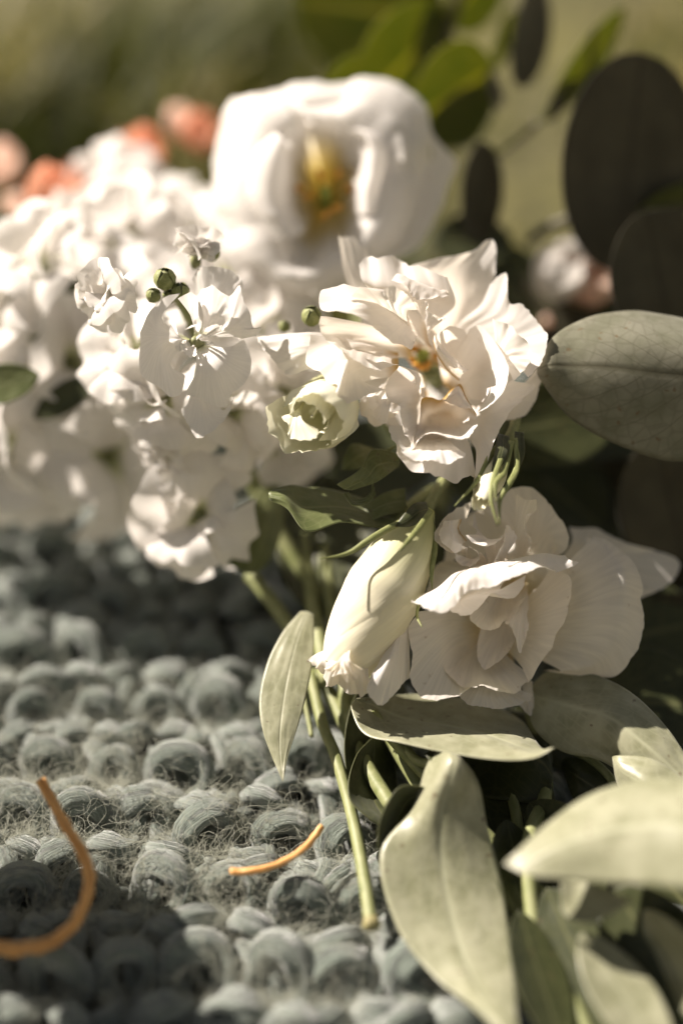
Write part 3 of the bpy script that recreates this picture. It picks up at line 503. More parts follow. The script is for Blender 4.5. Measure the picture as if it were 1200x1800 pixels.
# ---------------------------------------------------------------- closed lisianthus bud left of it
bd = thing('lisianthus_bud', at(740, 905, 1.0), 'large closed cream lisianthus bud pointing down left, thin curved sepals', 'flower bud', 'lisianthus buds')
def wrapped_bud():
    A = at(750, 893, 0.6); B = at(604, 1178, 0.1); ax = B - A; L = np.linalg.norm(ax); ax /= L
    sd = np.cross(ax, Fw); sd /= np.linalg.norm(sd); tw = -np.cross(ax, sd); tw = tw if tw.dot(Fw) < 0 else -tw
    for a0, r0, tws in ((2.9, 0.90, 1.7), (5.0, 0.96, 1.75), (0.6, 1.0, 1.75)):
        rows = []
        for s_ in np.linspace(0, 1, 11):
            pr = float(np.interp(s_, [0, 0.08, 0.25, 0.5, 0.75, 0.9, 1.0], [0.22, 0.42, 0.78, 1.02, 0.94, 0.80, 0.66]))
            row = []
            for t in np.linspace(0, 1, 15):
                a = a0 + tws * s_ * s_ + t * 3.6; q = pr * r0 * (1 + 0.05 * math.sin(math.pi * t) - 0.06 * t)
                row.append(A + ax * L * s_ * (1 - 0.07 * (2 * t - 1) ** 2) + (sd * math.cos(a) + tw * math.sin(a)) * q)
            rows.append(row)
        sheet('petal', rows, bd, M['bud'], nu=44, nv=60, ruff=0.05, freq=5, jag=0.05, crinkle=0.008, world=True, rim_pow=5)
wrapped_bud()
petal([[(735, 1000, 1.2), (740, 1040, 1.2)], [(690, 1120, -0.1), (705, 1095, 0.2), (722, 1080, 0.5)], [(665, 1165, -0.4), (690, 1150, -0.5), (718, 1120, 0.2)], [(650, 1190, -0.6), (645, 1215, -0.7), (668, 1240, -0.7), (700, 1212, -0.4), (720, 1190, 0.0)]], bd, 'petal', ruff=0.05)
petal([[(620, 1120, 0.2), (650, 1140, 0.1)], [(565, 1145, 0.2), (585, 1165, -0.5), (620, 1180, -0.6), (648, 1180, -0.4)], [(541, 1162, 0.3), (555, 1170, 0.1), (566, 1186, 0.0), (575, 1200, -0.1), (592, 1205, -0.3), (610, 1218, -0.4), (638, 1226, -0.5), (652, 1210, -0.4)]], bd, 'petal_old', ruff=0.12, freq=10, jag=0.08)
petal([[(620, 1130, -0.4)], [(590, 1165, -0.7), (615, 1160, -0.9)], [(572, 1175, -0.5), (590, 1188, -0.7), (602, 1182, -0.9), (622, 1196, -0.9), (640, 1178, -0.8)]], bd, 'petal_old', ruff=0.14, freq=10)
def strap(pts, wd, par, mat='sepal', thick=0.03):
    """narrow pointed sepal following a path"""
    P = [at(*p) for p in pts]; n = len(P); rows = []
    for i, p in enumerate(P):
        tn = P[min(i + 1, n - 1)] - P[max(i - 1, 0)]; sd = np.cross(tn, Fw); sd /= max(np.linalg.norm(sd), 1e-6)
        h = wd * 0.5 * (0.75 + 0.25 * math.sin(math.pi * i / (n - 1))) * (1 - (i / (n - 1)) ** 3 * 0.95)
        rows.append([p - sd * h + Fw * h * 0.4, p, p + sd * h + Fw * h * 0.4])
    return sheet('sepal', rows, par, M[mat], nu=26, nv=7, ruff=0, jag=0, crinkle=0, thick=thick, world=True)
strap([(740, 905, -0.1), (690, 925, -0.4), (650, 948, -0.6), (610, 973, -0.7), (562, 982, -0.9)], 0.17, bd)
strap([(757, 897, -0.2), (738, 925, -0.7), (718, 950, -1.1), (700, 969, -1.3)], 0.16, bd)
strap([(755, 900, 0.4), (764, 960, 0.2), (758, 1005, -0.1), (759, 1035, -0.3)], 0.15, bd)
strap([(735, 1060, -0.2), (733, 1085, -0.5), (741, 1102, -0.7)], 0.08, bd)
strap([(752, 895, 0.2), (735, 900, -0.2), (715, 915, -0.4), (695, 925, -0.4)], 0.5, bd, 'leaf_green')
tube('stem', [(748, 900, 0.8), (770, 860, 1.6), (800, 820, 3.0)], 0.16, 0.15, bd, M['stem'])

# ---------------------------------------------------------------- small rolled buds
def rolled_bud(name, tip, basept, r, par_label, mat, turns=3, spirals=0.5, group='lisianthus buds', frill=0.03, close=0.66):
    th_ = thing(name, at(*basept), par_label, 'flower bud', group)
    A = at(*basept); B = at(*tip); ax = B - A; L = np.linalg.norm(ax); ax /= L
    a1 = np.cross(ax, [0.2, 0.1, 1.0]); a1 /= np.linalg.norm(a1); a2 = np.cross(ax, a1)
    rnd = random.Random(name + par_label)
    rows = []
    for s in np.linspace(0, 1, 9):
        prof = r * (0.30 + 0.78 * math.sin(min(1, s * 1.1) * math.pi * close)); row = []
        for t in np.linspace(0, 1, 14 * turns):
            a = t * turns * 6.283; q = prof * ((1 - t) ** 0.8 * (1 + 0.10 * s * s) + 0.04)
            row.append(A + ax * L * s * (1 - 0.10 * t + 0.05 * math.sin(a * 1.7)) + (a1 * math.cos(a) + a2 * math.sin(a)) * q)
        rows.append(row)
    sheet('petal', rows, th_, M[mat], nu=30, nv=46 * turns, ruff=frill, freq=8 * turns, jag=0.06, crinkle=0.004, world=True, rim_pow=4)
    return th_
b2 = rolled_bud('lisianthus_bud', (541, 742, -0.7), (610, 690, 1.6), 0.95, 'pale green half open bud with curled rim under the centre bloom left edge', 'greenbud', 2, frill=0.22)
petal([[(560, 660, 1.2), (600, 650, 1.2)], [(510, 690, 0.5), (555, 680, -0.3), (600, 700, 0.2)], [(497, 715, 0.2), (530, 705, -0.6), (560, 720, -0.9), (570, 745, -0.9)]], b2, 'greenbud', ruff=0.03)
petal([[(600, 690, 1.3)], [(585, 735, -0.2), (610, 730, 0.0), (625, 735, 0.4)], [(560, 775, -0.3), (585, 773, -0.3), (612, 766, -0.2), (630, 748, 0.1), (622, 728, 0.2), (600, 724, 0.1)]], b2, 'greenbud', ruff=0.02, jag=0.01)
petal([[(545, 690, 0.6)], [(515, 725, -0.2), (530, 735, -0.5)], [(492, 732, -0.2), (507, 748, -0.4), (508, 770, -0.5), (540, 772, -0.7), (546, 775, -0.7), (556, 768, -0.8), (560, 755, -0.9)]], b2, 'greenbud', ruff=0.06, freq=8)
tube('stem', [(610, 690, 1.6), (650, 690, 2.6), (690, 760, 4.0)], 0.14, 0.12, b2, M['stem'])
b3 = rolled_bud('lisianthus_bud', (846, 884, -0.9), (882, 790, 0.6), 0.36, 'tiny tightly rolled greenish bud with needle sepals between the two blooms', 'greenbud', 3, frill=0.02, close=0.86)
strap([(888, 770, 0.5), (862, 800, -0.1), (838, 845, -0.6), (798, 890, -0.9)], 0.15, b3)
strap([(895, 775, 0.3), (875, 820, -0.6), (862, 870, -1.2), (874, 925, -1.4)], 0.14, b3)
strap([(900, 775, 0.3), (885, 830, -0.6), (870, 850, -1.2), (872, 884, -1.4)], 0.15, b3)
strap([(905, 770, 0.4), (908, 820, -0.2), (895, 850, -0.8), (878, 880, -1.1), (878, 922, -1.3)], 0.16, b3)
strap([(885, 765, 0.4), (880, 800, -0.3), (862, 840, -0.6)], 0.4, b3, 'leaf_green')
strap([(912, 760, 0.6), (912, 800, 0.1), (900, 845, 0.0)], 0.3, b3, 'leaf_green')
tube('stem', [(884, 790, 0.6), (905, 740, 1.4), (890, 690, 3.2)], 0.13, 0.14, b3, M['stem'])

# ---------------------------------------------------------------- large lisianthus at the top
f1 = thing('lisianthus', at(590, 420, 9.0), 'largest white lisianthus at the top, slightly blurred, green pistil with orange anthers', 'flower', 'white lisianthus blooms')
OUT1 = np.array([(-40, 722, 452), (-20, 762, 375), (0, 765, 305), (28, 758, 225), (45, 738, 172), (68, 668, 124), (80, 618, 134), (90, 572, 143), (110, 508, 148), (125, 470, 166), (142, 412, 158), (165, 379, 222), (185, 360, 345), (200, 384, 395), (222, 392, 465), (242, 450, 525), (262, 530, 560), (288, 625, 520), (310, 690, 470), (320, 722, 452), (340, 762, 375), (360, 765, 305)], float)
def trumpet(a0, a1, sc, dd, ruff=0.10, lip=0.0, freq=5, mat='petal_f1'):
    """one petal of the flared cup, spanning the angles a0..a1 round the throat"""
    rows = []; C = np.array([572.0, 342.0])
    for f, d_ in ((0.0, 7.6), (0.2, 6.9), (0.33, 6.0), (0.45, 5.0), (0.6, 4.2 + lip * 0.3), (0.82, 4.2 + lip * 0.6), (1.0, 4.9 + lip)):
        row = []
        for a in np.linspace(a0, a1, 9):
            o = np.array([np.interp(a % 360 if a % 360 <= 320 or True else a, OUT1[:, 0], OUT1[:, 1]), np.interp(a % 360, OUT1[:, 0], OUT1[:, 2])])
            ar = math.radians(a); wv = 1 + 0.16 * math.sin(3 * ar + sc * 9) + 0.08 * math.sin(5 * ar + dd * 7); inner = C + np.array([math.cos(ar) * 68 * wv, -math.sin(ar) * 116 * wv]); ou = C + (o - C) * sc * (1 + (0.05 * math.sin(4 * ar + sc * 20) if sc < 0.95 else 0))
            e = (2 * (a - a0) / (a1 - a0) - 1) ** 2
            if f <= 0.45: p = C + (inner - C) * (f / 0.45)
            else: p = inner + (ou - inner) * ((f - 0.45) / 0.55) * (1 - 0.06 * e * f)
            row.append((p[0], p[1], d_ + dd + 0.25 * e * f))
        rows.append(row)
    return petal(rows, f1, mat, ruff=ruff, freq=freq, nu=36, nv=48, rim_pow=2, jag=0.07, crinkle=0.006)
petal([[(690, 330, 5.8), (680, 400, 5.6)], [(755, 290, 5.6), (735, 350, 5.5), (700, 420, 5.3)], [(756, 232, 5.7), (778, 258, 5.8), (802, 285, 5.9), (790, 322, 5.8), (764, 388, 5.7), (726, 440, 5.5), (676, 458, 5.2)]], f1, ruff=0.06)
trumpet(75, 190, 1.0, 0.8, 0.16, 0.5, 3)
trumpet(-35, 80, 1.0, 0.6, 0.16, 0.4, 3)
trumpet(180, 330, 1.0, 0.5, 0.14, 0.3, 3)
trumpet(120, 215, 0.93, 0.2, 0.16, 0.3, 3)
trumpet(20, 112, 0.90, 0.3, 0.15, 0.5, 3)
trumpet(205, 305, 0.9, 0.0, 0.14, 0.3, 3)
trumpet(-50, 35, 0.84, 0.0, 0.12, 0.4, 3)
trumpet(140, 225, 0.70, -0.45, 0.12, 0.5, 2.5)
trumpet(-20, 60, 0.62, -0.3, 0.10, 0.6, 2.5)
stamens(f1, 572, 350, 5.6, 7, 0.7, random.Random(2), 0.9)
tube('stem', [(585, 360, 8.0), (620, 420, 10.0), (640, 560, 10.5), (640, 700, 9.0)], 0.5, 0.17, f1, M['stem'])

# ---------------------------------------------------------------- white stock (matthiola) spikes
def stock_petal_mesh(seed, nu=14, nv=18, ruff=0.16):
    G = np.zeros((nu, nv, 3)); s = np.linspace(0, 1, nu); t = np.linspace(-1, 1, nv)
    notch = 0.10 + 0.08 * nz(seed, 1.0, 2.0)
    for i, a in enumerate(s):
        hw = 0.10 + 0.68 * a ** 1.05 * (1 - 0.12 * a ** 3)
        for j, b in enumerate(t):
            x = hw * b; y = a * (1 - 0.30 * abs(b) ** 2.2 * a - notch * math.exp(-(b / 0.18) ** 2) * a ** 4)
            z = 0.26 * math.sin(a * 2.0) - 0.26 * a ** 2.6 + 0.10 * (1 - b * b) * a
            z += ruff * a ** 2 * (nz(b * 1.2, a * 1.0, seed) * 1.9 + 0.3 * nz(b * 3.0, a * 2.5, seed + 4))
            x += 0.05 * a * nz(b * 3, a * 3, seed + 8); y += 0.05 * a * nz(b * 4, a * 2, seed + 12)
            G[i, j] = (x, y, z)
    uv = np.stack(np.meshgrid((t + 1) / 2, s), -1).reshape(-1, 2)
    return mesh_from('petal', G.reshape(-1, 3) * CM, grid_faces(nu, nv), uv)
SP = {}
def petal_pool(key, mat):
    if key not in SP:
        SP[key] = [stock_petal_mesh(q * 5.3 + 1) for q in range(8)]
        for m_ in SP[key]: m_.materials.append(M[mat])
    return SP[key]
def knob_mesh(name, r, L, seed, nr=10, n=8):
    V = []; uv = []
    for i in range(n):
        f = i / (n - 1); rr = r * (math.sin(math.pi * (0.08 + 0.86 * f)) ** 0.7)
        for k in range(nr):
            a = 6.283 * k / nr; q = rr * (1 + 0.12 * math.cos(4 * a + seed) + 0.1 * nz(f * 3, math.cos(a) + seed, math.sin(a)))
            V.append((q * math.cos(a) * CM, q * math.sin(a) * CM, (f - 0.75) * L * CM)); uv.append((k / nr, f))
    F = grid_faces(n, nr, True) + [tuple(range(nr))[::-1], tuple((n - 1) * nr + k for k in range(nr))]
    return mesh_from(name, V, F, uv)
KNOB = [knob_mesh('floret', 0.20, 0.75, q) for q in range(3)]
for k_ in KNOB: k_.materials.append(M['calyx'])
def place(o, parent, pos, mat3):
    """pos in cm (world); mat3 3x3 world rotation*scale; parent chain only translates/rotates"""
    W = Matrix(((*[float(v) for v in mat3[0]], pos[0] * CM), (*[float(v) for v in mat3[1]], pos[1] * CM), (*[float(v) for v in mat3[2]], pos[2] * CM), (0, 0, 0, 1)))
    P = Matrix.Identity(4); q = parent; ch = []
    while q is not None: ch.append(q); q = q.parent
    for q in reversed(ch): P = P @ q.matrix_basis
    o.matrix_basis = P.inverted() @ W
def frame(zv, spin=0.0):
    zv = np.asarray(zv, float); zv /= np.linalg.norm(zv); a = np.array([0.13, 0.4, 0.9]) if abs(zv[2]) < 0.9 else np.array([1.0, 0.1, 0])
    x = np.cross(a, zv); x /= np.linalg.norm(x); y = np.cross(zv, x)
    c, s_ = math.cos(spin), math.sin(spin)
    return np.stack([x * c + y * s_, -x * s_ + y * c, zv], 1)
def floret(par, px, py, d, r, face, seed, layers=((4, 4, 1.0), (3, 34, 0.85), (2, 62, 0.6)), mat='stock', key='stock'):
    rnd = random.Random(seed); c = at(px, py, d); Fm = frame(camdir(*face), rnd.uniform(0, 6.28))
    fl = link('floret', KNOB[seed % 3], par); place(fl, par, c, Fm * (r * 0.9))
    pool = petal_pool(key, mat)
    for n, el, sc in layers:
        off = rnd.uniform(0, 6.28)
        for i in range(n):
            a = off + 6.283 * i / n + rnd.uniform(-0.25, 0.25); e = math.radians(el + rnd.uniform(-14, 16)); q = r * sc * rnd.uniform(0.82, 1.12)
            rad = np.array([math.cos(a), math.sin(a), 0]); yv = rad * math.cos(e) + np.array([0, 0, math.sin(e)]); zv = -rad * math.sin(e) + np.array([0, 0, math.cos(e)])
            xv = np.cross(yv, zv); L = np.stack([xv, yv, zv], 1)
            tw = rnd.uniform(-0.5, 0.5); R = np.array([[math.cos(tw), 0, math.sin(tw)], [0, 1, 0], [-math.sin(tw), 0, math.cos(tw)]])
            p = link('petal', rnd.choice(pool), fl)
            place(p, fl, c + Fm @ (rad * 0.08 * r), (Fm @ L @ R) * q)
    return fl

st1 = thing('stock_spike', at(420, 900, 4.0), 'white stock spike left of the centre bloom, one floret in sharp focus', 'flower', 'white stock spikes')
tube('stem', [(300, 500, 1.2), (335, 560, 2.2), (385, 700, 3.4), (450, 860, 4.6), (560, 1060, 4.2)], 0.17, 0.26, st1, M['stem'])
# the sharp floret, petal by petal
s1 = link('floret', KNOB[0], st1); place(s1, st1, at(343, 600, 0.3), frame(camdir(-0.1, 0.1, 1)) * 0.9)
def sp_(rows, **k):
    k.setdefault('ruff', 0.07); k.setdefault('freq', 5); k.setdefault('jag', 0.04); k.setdefault('mat', 'stock')
    mt = k.pop('mat'); return sheet('petal', rows, st1, M[mt], nu=22, nv=30, **k)
S0 = (340, 600, 0.7)
for rows in (
    [[S0, (330, 595, 0.7)], [(285, 560, 0.2), (280, 600, 0.1), (300, 640, 0.3)], [(318, 515, 0.4), (285, 525, 0.3), (258, 560, 0.2), (247, 590, 0.2), (246, 635, 0.3), (252, 663, 0.3), (280, 682, 0.3), (300, 698, 0.3), (318, 690, 0.4), (326, 660, 0.5)]],
    [[S0, (350, 605, 0.7)], [(345, 650, 0.0), (380, 640, -0.1), (400, 610, 0.2)], [(328, 690, 0.4), (350, 700, 0.2), (372, 712, 0.2), (400, 715, 0.2), (405, 695, 0.2), (425, 680, 0.2), (441, 655, 0.3), (440, 620, 0.4), (430, 596, 0.5)]],
    [[S0, (352, 595, 0.8)], [(385, 570, 0.2), (405, 575, 0.1), (410, 592, 0.3)], [(372, 500, 0.6), (400, 520, 0.3), (420, 500, 0.3), (428, 530, 0.2), (438, 545, 0.2), (446, 575, 0.2), (460, 576, 0.2), (450, 590, 0.3), (420, 594, 0.4)]],
    [[S0], [(345, 535, 0.9), (375, 525, 0.7), (400, 540, 0.8)], [(338, 490, 0.9), (345, 475, 0.8), (360, 469, 0.7), (385, 470, 0.7), (410, 478, 0.7), (424, 492, 0.7), (432, 520, 0.8)]],
    [[(352, 595, 0.8)], [(358, 555, -0.2), (378, 555, -0.4), (392, 570, -0.1)], [(345, 520, 0.1), (352, 508, 0.0), (375, 503, -0.1), (394, 520, -0.3), (402, 545, -0.4), (404, 558, -0.5), (396, 580, -0.4), (390, 582, -0.3)]],
    [[(345, 592, 0.7)], [(335, 555, -0.1), (345, 565, -0.4), (352, 572, -0.3)], [(312, 525, 0.0), (330, 515, -0.2), (345, 520, -0.3), (350, 545, -0.5), (356, 575, -0.6), (348, 583, -0.6), (340, 570, -0.5), (325, 582, -0.5)]],
    [[S0], [(315, 590, -0.3), (318, 605, -0.3)], [(306, 560, 0.0), (296, 590, -0.3), (304, 608, -0.4), (318, 618, -0.4), (330, 605, -0.2)]],
    [[S0], [(350, 590, -0.2), (365, 592, -0.3), (370, 600, -0.2)], [(348, 600, -0.3), (352, 588, -0.5), (366, 588, -0.6), (382, 592, -0.5), (384, 604, -0.3), (362, 606, -0.4)]],
    [[S0], [(335, 610, -0.1), (345, 615, -0.2)], [(322, 605, -0.1), (326, 622, -0.3), (340, 626, -0.4), (348, 612, -0.4)]],
    [[(345, 640, 0.8)], [(330, 710, 0.6), (360, 730, 0.5), (390, 720, 0.6)], [(318, 720, 0.6), (335, 755, 0.5), (350, 770, 0.4), (375, 755, 0.4), (400, 730, 0.5), (410, 700, 0.6)]],
):
    o_ = sp_(rows); o_.parent = s1; o_.matrix_parent_inverse = (Matrix.Translation(st1.location) @ s1.matrix_basis).inverted() @ Matrix.Translation(st1.location)
# half-open floret upper left, white bud cluster, little green buds
floret(st1, 205, 520, 0.5, 1.0, (-0.5, -0.1, 0.8), 21, ((5, 20, 1.0), (4, 55, 0.95), (3, 75, 0.8)))
floret(st1, 345, 452, 1.4, 0.85, (0.2, 0.5, 0.8), 22, ((6, 62, 1.0), (5, 78, 0.85), (4, 85, 0.6)))
for q, (bx_, by_, bd_, br_) in enumerate(((290, 486, 0.5, 0.25), (270, 516, 0.6, 0.17), (318, 508, 0.6, 0.20), (298, 518, 0.8, 0.16), (548, 552, 0.9, 0.23), (372, 440, 1.2, 0.2), (500, 572, 2.0, 0.14))):
    o_ = link('green_bud', knob_mesh('green_bud', br_, br_ * 2.4, q), st1, M['calyx']); place(o_, st1, at(bx_, by_, bd_), frame(camdir(0.1, 0.5, 0.8), q))
    for k_ in range(4):
        a = 1.57 * k_ + q; rows = []
        Fm = frame(camdir(0.1, 0.5, 0.8), q); c_ = at(bx_, by_, bd_)
        for f in (0.0, 0.5, 1.0):
            rr_ = br_ * (1.12 if f < 0.9 else 0.35); zc = (-0.55 + 1.15 * f) * br_ * 1.5
            rows.append([c_ + Fm @ np.array([math.cos(a + e) * rr_, math.sin(a + e) * rr_, zc]) for e in ((-0.75, 0, 0.75) if f < 0.9 else (-0.3, 0, 0.3))])
        sp = sheet('sepal', rows, st1, M['sepal'], nu=8, nv=7, ruff=0.02, jag=0, world=True); 
for q, (x_, y_, d_, r_, fc) in enumerate((
    (290, 705, 2.2, 1.6, (-0.5, -0.3, 0.7)), (405, 720, 2.8, 1.5, (0.4, -0.4, 0.8)), (295, 790, 3.0, 1.1, (-0.6, -0.6, 0.6)),
    (350, 905, 3.4, 1.7, (-0.1, -0.25, 0.9)), (265, 930, 4.2, 0.8, (-0.9, -0.2, 0.3)), (240, 620, 2.6, 1.5, (-0.5, 0.2, 0.8)), (490, 680, 4.4, 1.7, (0.3, -0.2, 0.8)), (485, 770, 5.4, 1.5, (0.2, -0.5, 0.7)))):
    floret(st1, x_, y_, d_, r_, fc, 30 + q)

st2 = thing('stock_spike', at(40, 900, 7.0), 'blurred white stock spike at the left edge above the blanket', 'flower', 'white stock spikes')
tube('stem', [(40, 420, 7.5), (90, 560, 8.0), (110, 700, 8.5), (150, 860, 8.5)], 0.2, 0.28, st2, M['stem'])
BIG = ((4, 6, 1.0), (3, 42, 0.85))
for q, (x_, y_, d_, r_, fc) in enumerate((
    (70, 480, 5.6, 2.2, (-0.3, 0.5, 0.7)), (-10, 590, 6.0, 2.1, (-0.6, 0.1, 0.7)), (120, 640, 6.0, 2.3, (0.3, 0.0, 0.9)), (20, 790, 6.4, 2.7, (-0.3, -0.4, 0.8)),
    (190, 800, 6.6, 2.4, (0.4, -0.4, 0.7)), (-100, 720, 7.0, 2.6, (-0.6, 0.0, 0.6)))):
    floret(st2, x_, y_, d_, r_, fc, 50 + q, BIG)
st3 = thing('stock_spike', at(250, 600, 12.0), 'bright overexposed white stock spike behind the sharp floret, left of the large bloom', 'flower', 'white stock spikes')
tube('stem', [(150, 290, 12.0), (210, 400, 11.5), (300, 520, 11.0), (420, 700, 10)], 0.2, 0.28, st3, M['stem'])
for q, (x_, y_, d_, r_, fc) in enumerate((
    (190, 345, 10.5, 2.1, (-0.2, 0.6, 0.7)), (255, 370, 9.4, 2.3, (0.2, 0.6, 0.7)), (130, 430, 8.4, 2.0, (-0.5, 0.4, 0.7)), (230, 430, 7.6, 2.3, (0.0, 0.4, 0.9)), (330, 430, 7.6, 2.0, (0.3, 0.4, 0.8)),
    (400, 500, 6.2, 2.1, (0.3, 0.1, 0.9)), (250, 560, 5.6, 2.2, (0.0, 0.0, 1.0)), (470, 590, 5.4, 2.0, (0.3, 0.1, 0.9)))):
    floret(st3, x_, y_, d_, r_, fc, 70 + q, BIG)

# ---------------------------------------------------------------- blurred coral and blush buds behind
def round_bud(px, py, d, r, label, mat, sq=1.0, name='coral_bud', cat='flower bud', group='coral buds behind the stock', tilt=(0.1, 0.5, 0.7)):
    th_ = thing(name, at(px, py, d), label, cat, group); Fm = frame(camdir(*tilt), px); c = at(px, py, d)
    for k in range(5):
        rows = []; a0 = k * 2.4; rr = r * (1 - 0.07 * k)
        for s in np.linspace(0, 1, 6):
            row = []
            for t in np.linspace(-1, 1, 7):
                a = a0 + t * 1.1 * (1 - 0.35 * s * s); q = rr * math.sin(math.pi * (0.06 + 0.72 * s)) ** 0.8
                row.append(c + Fm @ np.array([math.cos(a) * q, math.sin(a) * q, (-0.95 + 1.9 * s) * rr * sq]))
            rows.append(row)
        sheet('petal', rows, th_, M[mat], nu=14, nv=14, ruff=0.05, world=True)
    tube('stem', [c - Fm[:, 2] * r * 0.8, c - Fm[:, 2] * r * 2.2, c - Fm[:, 2] * r * 3.5 - Up * r], 0.14, 0.12, th_, M['stem'], world=True)
    return th_
round_bud(356, 236, 14, 0.75, 'round coral bud touching the large bloom\'s left side', 'coral')
round_bud(315, 218, 15, 0.55, 'pale blush bud beside the highest coral bud', 'blush', 1.2)
round_bud(245, 272, 12, 0.95, 'coral bud with pale rim above the bright stock spike', 'coral')
round_bud(100, 345, 10, 0.95, 'large coral bud half hidden at the left of the bright stock spike', 'coral', 1.3)
round_bud(35, 375, 13, 0.6, 'small pink bud low at the left edge', 'blush')
round_bud(0, 290, 14, 0.8, 'pale bud cut by the left picture edge', 'blush')
round_bud(290, 345, 12, 0.6, 'small white bud under the coral bud with pale rim', 'stock', 1.0, 'white_bud', 'flower bud')
round_bud(1035, 500, 8.6, 0.85, 'small apricot bud right of the centre bloom, beside a white one', 'blush', 1.0, 'apricot_bud', 'flower bud', 'small buds right of the centre bloom')
round_bud(980, 480, 8.4, 0.95, 'small white glowing bud right of the centre bloom', 'stock', 1.15, 'white_bud', 'flower bud', 'small buds right of the centre bloom')

# ---------------------------------------------------------------- leaves
def leaf(rows, par, mat='leaf', **k):
    k.setdefault('ruff', 0.03); k.setdefault('freq', 3); k.setdefault('jag', 0.0); k.setdefault('crinkle', 0.012); k.setdefault('groove', 0.035)
    return sheet('leaf', rows, par, M[mat], nu=40, nv=25, thick=0.022, **k)
AWAY = (0.55, -0.8, -0.12)                   # blade turned from the sun, its lit back towards it
def oval(base, tip, hw, par, mat='euc', tilt=0.0, bend=0.0, peak=0.5, blunt=0.75, cup=0.12, nrm=None, **k):
    """leaf blade on the axis base-tip, hw cm half width, rolled by tilt about its axis"""
    A = at(*base); B = at(*tip); ax = B - A; L = np.linalg.norm(ax); a = ax / L
    sd = np.cross(a, -Fw); sd /= np.linalg.norm(sd); nm = np.cross(sd, a)
    if nrm is not None:
        nm = np.array(nrm) - a * a.dot(nrm); nm /= np.linalg.norm(nm); sd = np.cross(a, nm)
    s2 = sd * math.cos(tilt) + nm * math.sin(tilt); n2 = np.cross(s2, a); rows = []
    for g in np.linspace(0, 1, 13):
        f = (1 - math.cos(math.pi * g)) / 2; fp = f ** (math.log(0.5) / math.log(peak))
        h = hw * (2 * math.sqrt(max(0.0, fp * (1 - fp)))) ** (2 * blunt)
        c = A + ax * f + n2 * bend * 4 * f * (1 - f)
        rows.append([c + s2 * h * e + n2 * cup * h * (abs(e) ** 1.6) for e in (-1, -0.5, 0, 0.5, 1)])
    return leaf(rows, par, mat, world=True, **k)

# eucalyptus branch at the upper right
eu = thing('eucalyptus_branch', at(960, 560, 9.0), 'eucalyptus branch with round dark leaves rising at the upper right', 'branch', 'eucalyptus branches')
tube('stem', [(960, 620, 9.5), (1000, 470, 8.2), (1085, 330, 7.0), (1010, 265, 7.6), (945, 215, 8.2), (895, 150, 9.0), (860, 122, 9.5), (785, 35, 11.0), (830, -60, 12)], 0.2, 0.10, eu, M['stem_dark'], n=60)
tube('side_stem', [(1085, 330, 7.0), (1030, 370, 7.4), (960, 400, 7.9), (925, 425, 8.4)], 0.17, 0.13, eu, M['stem_dark'])
tube('side_stem', [(945, 215, 8.2), (905, 250, 8.6), (870, 275, 8.8)], 0.11, 0.08, eu, M['stem_dark'])
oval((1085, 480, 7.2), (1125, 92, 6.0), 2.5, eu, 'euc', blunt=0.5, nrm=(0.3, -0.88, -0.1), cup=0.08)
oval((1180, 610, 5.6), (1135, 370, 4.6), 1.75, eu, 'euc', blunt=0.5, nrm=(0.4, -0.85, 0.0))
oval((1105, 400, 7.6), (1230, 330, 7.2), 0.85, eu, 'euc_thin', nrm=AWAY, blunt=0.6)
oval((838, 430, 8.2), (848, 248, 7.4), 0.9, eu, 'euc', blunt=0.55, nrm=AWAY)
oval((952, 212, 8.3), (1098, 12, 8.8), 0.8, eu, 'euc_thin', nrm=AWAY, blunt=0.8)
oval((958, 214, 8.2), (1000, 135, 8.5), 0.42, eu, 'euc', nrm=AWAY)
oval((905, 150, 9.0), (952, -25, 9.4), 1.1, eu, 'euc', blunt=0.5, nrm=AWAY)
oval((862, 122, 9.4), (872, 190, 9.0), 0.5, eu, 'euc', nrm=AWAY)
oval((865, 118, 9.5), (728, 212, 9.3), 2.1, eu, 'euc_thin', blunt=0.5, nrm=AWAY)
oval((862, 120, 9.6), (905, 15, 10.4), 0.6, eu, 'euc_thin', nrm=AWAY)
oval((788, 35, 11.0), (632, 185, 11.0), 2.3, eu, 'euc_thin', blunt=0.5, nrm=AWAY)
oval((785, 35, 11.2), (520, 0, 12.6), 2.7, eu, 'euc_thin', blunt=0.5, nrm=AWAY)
oval((785, 35, 11.2), (885, -80, 11.6), 1.5, eu, 'euc_thin', blunt=0.5, nrm=AWAY)
oval((570, 150, 8.5), (640, 100, 9.0), 0.5, eu, 'euc_thin', nrm=AWAY)
link('bud_node', knob_mesh('bud_node', 0.16, 0.4, 3), eu, M['blush']); place(eu.children[-1], eu, at(780, 35, 10.8), frame(camdir(0, 0.4, 0.9)))
